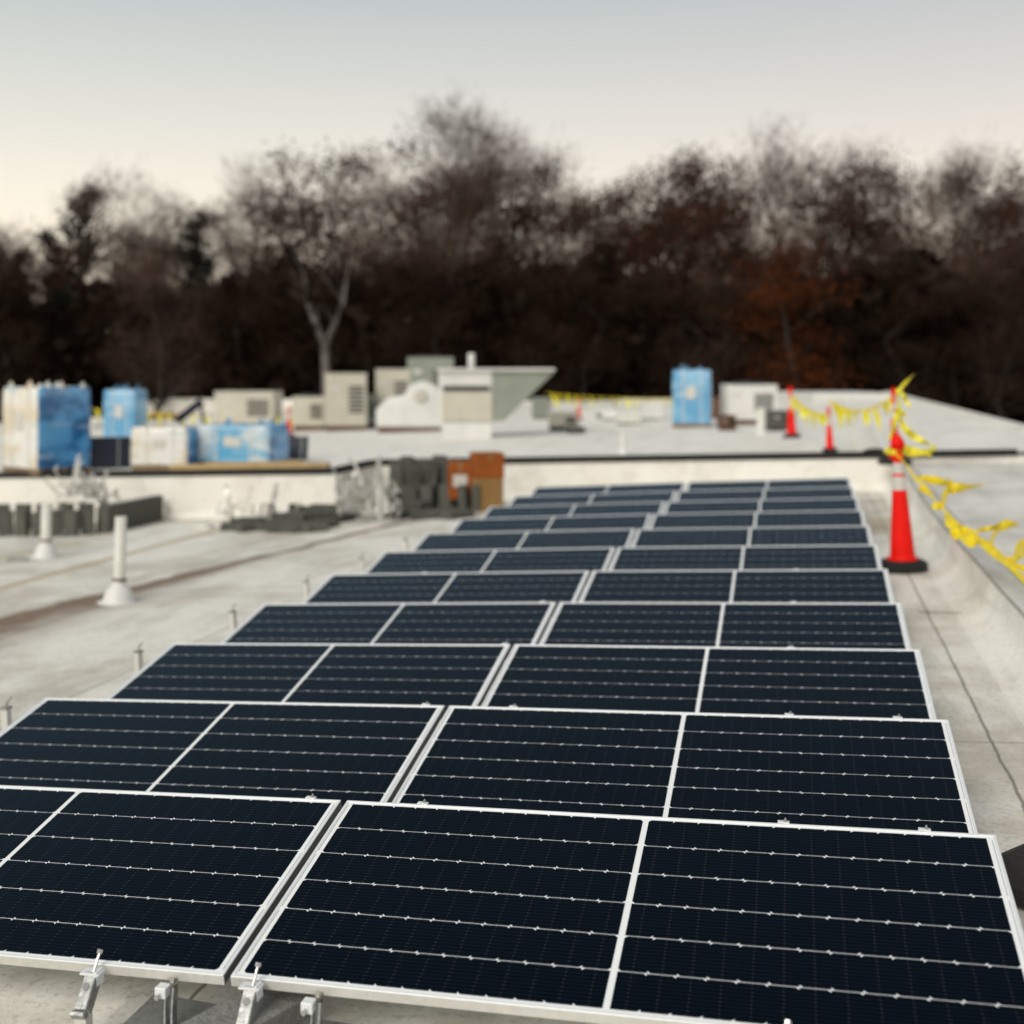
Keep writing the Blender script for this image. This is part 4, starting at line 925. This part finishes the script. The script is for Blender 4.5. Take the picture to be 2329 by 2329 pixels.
NAMES = {'oak': 'oak_tree', 'bare': 'bare_tree', 'pine': 'evergreen_tree', 'fork': 'forked_tree'}
for sd_, kd, lm in spec:
    T, C = make_tree(sd_, kd); root = empty(NAMES[kd]); T.build('trunk', M['pale'] if kd == 'fork' else M['bark'], root); C.build('crown', M[lm], root); protos.append([root, False, kd])
TL = {0: ('brown leaved oak of the dark tree line beyond the roof', 'brown leaved oaks in the tree line'), 1: ('brown leaved oak of the dark tree line beyond the roof', 'brown leaved oaks in the tree line'),
      2: ('bare grey twigged tree of the tree line beyond the roof', 'bare trees in the tree line'), 3: ('bare grey twigged tree of the tree line beyond the roof', 'bare trees in the tree line'), 4: ('bare grey twigged tree of the tree line beyond the roof', 'bare trees in the tree line'),
      5: ('dark evergreen tree at the left end of the tree line', 'evergreens at the left end'), 6: ('pale forked tree trunk before the dark wood left of the middle', None), 8: ('low dark leaved tree standing in front of the taller tree line', 'low dark trees before the tree line'), 9: ('low dark leaved tree standing in front of the taller tree line', 'low dark trees before the tree line'), 7: ('low rust orange leaved tree before the wood right of the middle', None)}
def put_tree(k, u, vtop, t, rz=0, wide=1, label=None):
    r_, used, kd = protos[k]
    o = copy_tree(r_) if used else r_; protos[k][1] = True
    top = at(u, vtop, t); h = top.z + 9; sc = h / 20.5; o.location = (top.x, top.y, -9); o.scale = (sc * wide, sc * wide, sc); o.rotation_euler = (0, 0, rz)
    lab, grp = TL[k]
    if grp is None and 'group' in o: del o['group']
    tag(o, label or lab, 'tree', grp if not label else None)
    if label and 'group' in o: del o['group']
q = random.Random(11)
sky_line = [(-60, 440, 3), (-10, 420, 5), (40, 440, 5), (95, 405, 5), (165, 292, 5), (215, 350, 3), (262, 385, 2), (310, 380, 3), (372, 345, 5), (415, 430, 4), (455, 345, 3), (500, 310, 4), (545, 265, 0), (600, 262, 1), (650, 335, 3), (700, 310, 2), (745, 300, 4), (790, 240, 0), (835, 200, 2), (885, 205, 3), (930, 275, 0), (975, 280, 1), (1010, 262, 3), (1050, 275, 0), (1105, 345, 4), (1160, 360, 3), (1205, 320, 0), (1255, 285, 1), (1300, 268, 0), (1345, 270, 1), (1395, 290, 3), (1440, 250, 4), (1490, 290, 3), (1535, 262, 0), (1580, 275, 1), (1625, 265, 4), (1675, 300, 0), (1730, 320, 2), (1780, 285, 4), (1825, 262, 3), (1875, 300, 1), (1920, 272, 0), (1970, 290, 1), (2030, 280, 2), (1130, 335, 1), (1185, 325, 0), (1700, 300, 1), (1850, 285, 0), (935, 262, 4), (20, 460, 3), (70, 450, 1), (250, 400, 1), (340, 372, 0)]
for i, (u, vt, k) in enumerate(sky_line):
    put_tree(k, u, vt + ((58 if u > 430 else 14) if k in (2, 3, 4) else (24 if k < 2 else -4)) - (18 if u < 120 else 0), q.uniform(96, 112), q.uniform(0, 6.3), q.uniform(.75, 1.0) if k != 5 else .9)
for i in range(38):     # second storey, lower and nearer
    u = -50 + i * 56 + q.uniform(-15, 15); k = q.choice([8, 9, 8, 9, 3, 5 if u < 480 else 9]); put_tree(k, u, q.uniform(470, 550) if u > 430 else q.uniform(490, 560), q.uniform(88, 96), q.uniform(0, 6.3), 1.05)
put_tree(6, 612, 458, 90.5, .2, 1); put_tree(7, 1480, 455, 86, .4, 1.15)
put_tree(0, 1318, 300, 94, 1.0, .95, 'tree with a dense dark red brown crown right of the middle of the tree line')
put_tree(3, 850, 232, 94, 2.2, .8, 'tallest tree with a bare twiggy top near the middle of the tree line')
b = MB(); ux = frange(-700, 2700, 60)  # unseen dark ridge added to block sky light through the lower wood
for u in ux:
    for t, zz in ((124, -9.2), (132, -2), (142, 5.5 + 1.2 * math.sin(u * .013)), (240, 4)):
        p = at(u, 700, t); b.v.append(Vector((p.x, p.y, zz)))
for i in range(60):
    for j in range(3): b.face((i*4+j, (i+1)*4+j, (i+1)*4+j+1, i*4+j+1))
b.sm = [True] * len(b.f); o = b.build('added_backdrop_ridge', M['under']); o['kind'] = 'structure'
# undergrowth and the closed lower wood: one mass
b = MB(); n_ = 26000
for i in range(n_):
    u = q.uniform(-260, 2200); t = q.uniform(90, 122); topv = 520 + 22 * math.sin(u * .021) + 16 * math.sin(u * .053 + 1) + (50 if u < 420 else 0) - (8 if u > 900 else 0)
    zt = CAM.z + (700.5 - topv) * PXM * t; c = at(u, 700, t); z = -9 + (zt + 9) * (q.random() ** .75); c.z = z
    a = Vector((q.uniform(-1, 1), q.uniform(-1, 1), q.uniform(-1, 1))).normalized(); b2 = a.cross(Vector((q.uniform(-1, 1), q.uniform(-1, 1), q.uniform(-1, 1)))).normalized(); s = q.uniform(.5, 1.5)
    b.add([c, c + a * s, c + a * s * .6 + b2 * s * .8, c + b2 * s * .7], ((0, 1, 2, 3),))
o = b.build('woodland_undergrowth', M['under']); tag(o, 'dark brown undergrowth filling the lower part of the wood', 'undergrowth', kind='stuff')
